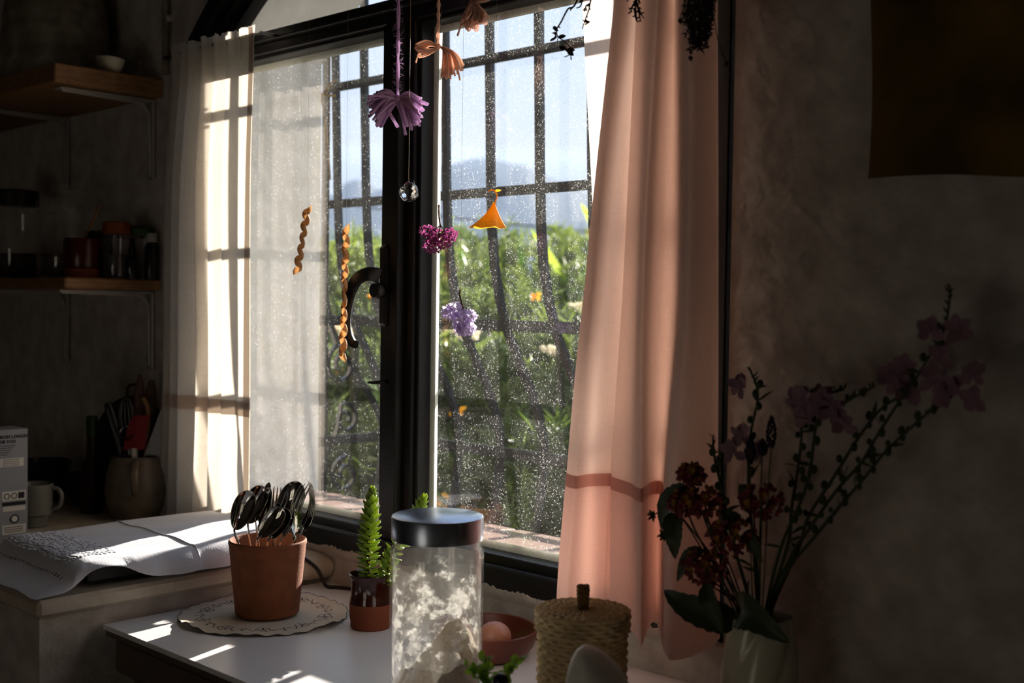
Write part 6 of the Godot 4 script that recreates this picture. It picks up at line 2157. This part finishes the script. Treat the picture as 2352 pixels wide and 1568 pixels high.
	for i in lilies.size():
		var l: Array = lilies[i]
		var p := spot(l[0], l[1])
		var h: float = l[2] - 0.15
		var o := thing("blade_plant", "tall plant with upright lime blades along the hedge top, %s" % ("leftmost of the row" if i == 0 else "%s from the left" % names[i]), "plant", p)
		b = B.new()
		b.tube([Vector3.ZERO, Vector3(0.01, h * 0.5, 0), Vector3(0, h * 0.85, 0.01)], 0.008, 6)
		part(b, "stem", M.stem_green, o)
		for q in 9:
			var a := 2.4 * q + i
			var y := h * lerpf(0.60, 0.86, q / 8.0)
			put(bm, "leaf", M.blade_lime if (q + i) % 3 else M.blade_green, o, aim(Vector3(0, y, 0), Vector3(cos(a) * R(0.25, 0.7), 1.0, sin(a) * R(0.25, 0.7)), R(0, TAU), R(0.20, 0.34)))
	# a bright pinnate sprig, and a vine with yellow leaves close to the sill
	for k in [["bright lime pinnate sprig lit by sun close behind the trellis rail", spot(0.62, -0.18), 0.86, 0.10], ["yellow green leafy sprig low at the left edge of the garden view", spot(1.0, -0.62), 0.80, 0.09], ["second yellow green sprig in the left pane above the scrolls", spot(1.1, -0.78), 0.86, 0.09], ["small leafy sprig right of the window mullion", spot(0.7, -0.40), 0.74, 0.08]]:
		var o := thing("leafy_sprig", k[0], "plant", k[1])
		var h: float = k[2]
		b = B.new()
		var path := curve([Vector3(0, 0, 0), Vector3(0.02, h * 0.5, 0.0), Vector3(0.0, h * 0.9, 0.02), Vector3(0.02, h, 0.03)], 5)
		b.tube(path, 0.004, 6)
		part(b, "stem", M.stem_green, o)
		for q in 11:
			var c: Vector3 = path[path.size() - 1] + Vector3(0.006 * q, -0.016 * q + 0.05, 0.0)
			var sd := 1.0 if q % 2 else -1.0
			put(bm, "leaf", M.blade_lime, o, aim(c, Vector3(sd, 0.35, 0.2), PI * 0.5, k[3] * R(0.7, 1.0)) * Transform3D(Basis().scaled(Vector3(3.0, 1, 1)), Vector3.ZERO))
	var vine := thing("vine", "thin pale vine with yellow leaves curling low outside the right pane", "vine", spot(0.28, -0.05))
	b = B.new()
	b.tube(curve([Vector3(-0.15, 0.0, 0.12), Vector3(-0.16, 0.70, 0.14), Vector3(-0.10, 0.735, 0.10), Vector3(-0.02, 0.715, 0.02), Vector3(0.03, 0.66, -0.03), Vector3(0.04, 0.52, -0.05)], 8), 0.0028, 6)
	part(b, "stem", M.blade_lime, vine)
	for q in 12: put(bm, "leaf", M.petal_garden_yellow if q % 2 else M.blade_lime, vine, aim(Vector3(0.03 + R(-0.02, 0.02), 0.65 + R(-0.03, 0.02), -0.03 + R(-0.02, 0.02)), Vector3(R(-1, 1), R(-0.6, 0.5), R(-1, 1)), R(0, TAU), R(0.03, 0.055)) * Transform3D(Basis().scaled(Vector3(3.0, 1, 1)), Vector3.ZERO))
	# flowers
	var bloom := func(at: Vector3, h: float, r: float, m: Material, heads: int, label: String, group: String):
		var o := thing("garden_flower", label, "flower", at, 0.0, group)
		var q := B.new()
		q.tube([Vector3(0, 0, 0), Vector3(0.02, h * 0.6, 0.01), Vector3(0, h, 0)], 0.003, 5)
		part(q, "stem", M.stem_green, o)
		q = B.new()
		for i in heads:
			var c := Vector3(R(-1, 1), R(-0.5, 0.5), R(-1, 1)) * r * (0.0 if heads == 1 else 1.0) + Vector3(0, h, 0)
			for k in 6: q.leaf(aim(c, Vector3(cos(k * 1.05), R(0.1, 0.5), sin(k * 1.05)), R(-0.3, 0.3)), r * R(0.75, 1.0), r * 0.32, 0.1, 0.2, 3, 0.9)
		part(q, "blossom", m, o)
	for i in 34:
		var t := R(1.3, 3.3)
		var s := R(-0.55, 0.55) * t * 0.62 + R(0.0, 0.35)
		var top := lerpf(1.16, 1.62, (t - 1.3) / 2.0) + R(-0.22, 0.03)
		bloom.call(spot(t, s), top - 0.15, R(0.016, 0.028), M.petal_white, 3 if i % 2 else 2, "small white blossom among the feathery garden shrubs", "white blossoms in the garden")
	for k in [[1.0, 0.02, 1.215, 0.030, "cream umbel right of the violet dried flower in the view"], [0.55, 0.20, 0.945, 0.026, "cream umbel near the lower grille rail in the view"], [0.9, 0.30, 1.17, 0.026, "cream umbel beside the pink curtain, behind the grille"], [1.0, -0.38, 1.22, 0.034, "wide cream umbel right of the window mullion"], [1.4, 0.42, 1.30, 0.030, "cream umbel highest beside the pink curtain"]]:
		bloom.call(spot(k[0], k[1]), k[2] - 0.15, k[3], M.petal_white, 6, k[4], "")
	for k in [[0.55, 0.02, 1.005, 0.026, "yellow flower just right of the bright pinnate sprig"], [0.9, -0.52, 1.13, 0.022, "yellow orange flower in the left pane near the handle"], [0.9, -0.36, 1.09, 0.022, "orange yellow flower close right of the mullion"], [1.3, 0.25, 1.34, 0.022, "yellow flower high among the shrubs near the curtain"], [1.2, -0.30, 1.33, 0.022, "yellow flower below the magenta dried flower"]]:
		bloom.call(spot(k[0], k[1]), k[2] - 0.15, k[3], M.petal_garden_yellow, 2, k[4], "")

func _ready():
	rng.seed = 20240
	make_view()
	make_materials()
	make_room()
	make_window()
	make_grille()
	make_curtains()
	make_counter()
	make_table()
	make_pot()
	make_succulent()
	make_jar()
	make_dishes()
	make_bouquet()
	make_shelves()
	make_counter_things()
	make_hanging()
	make_garden()
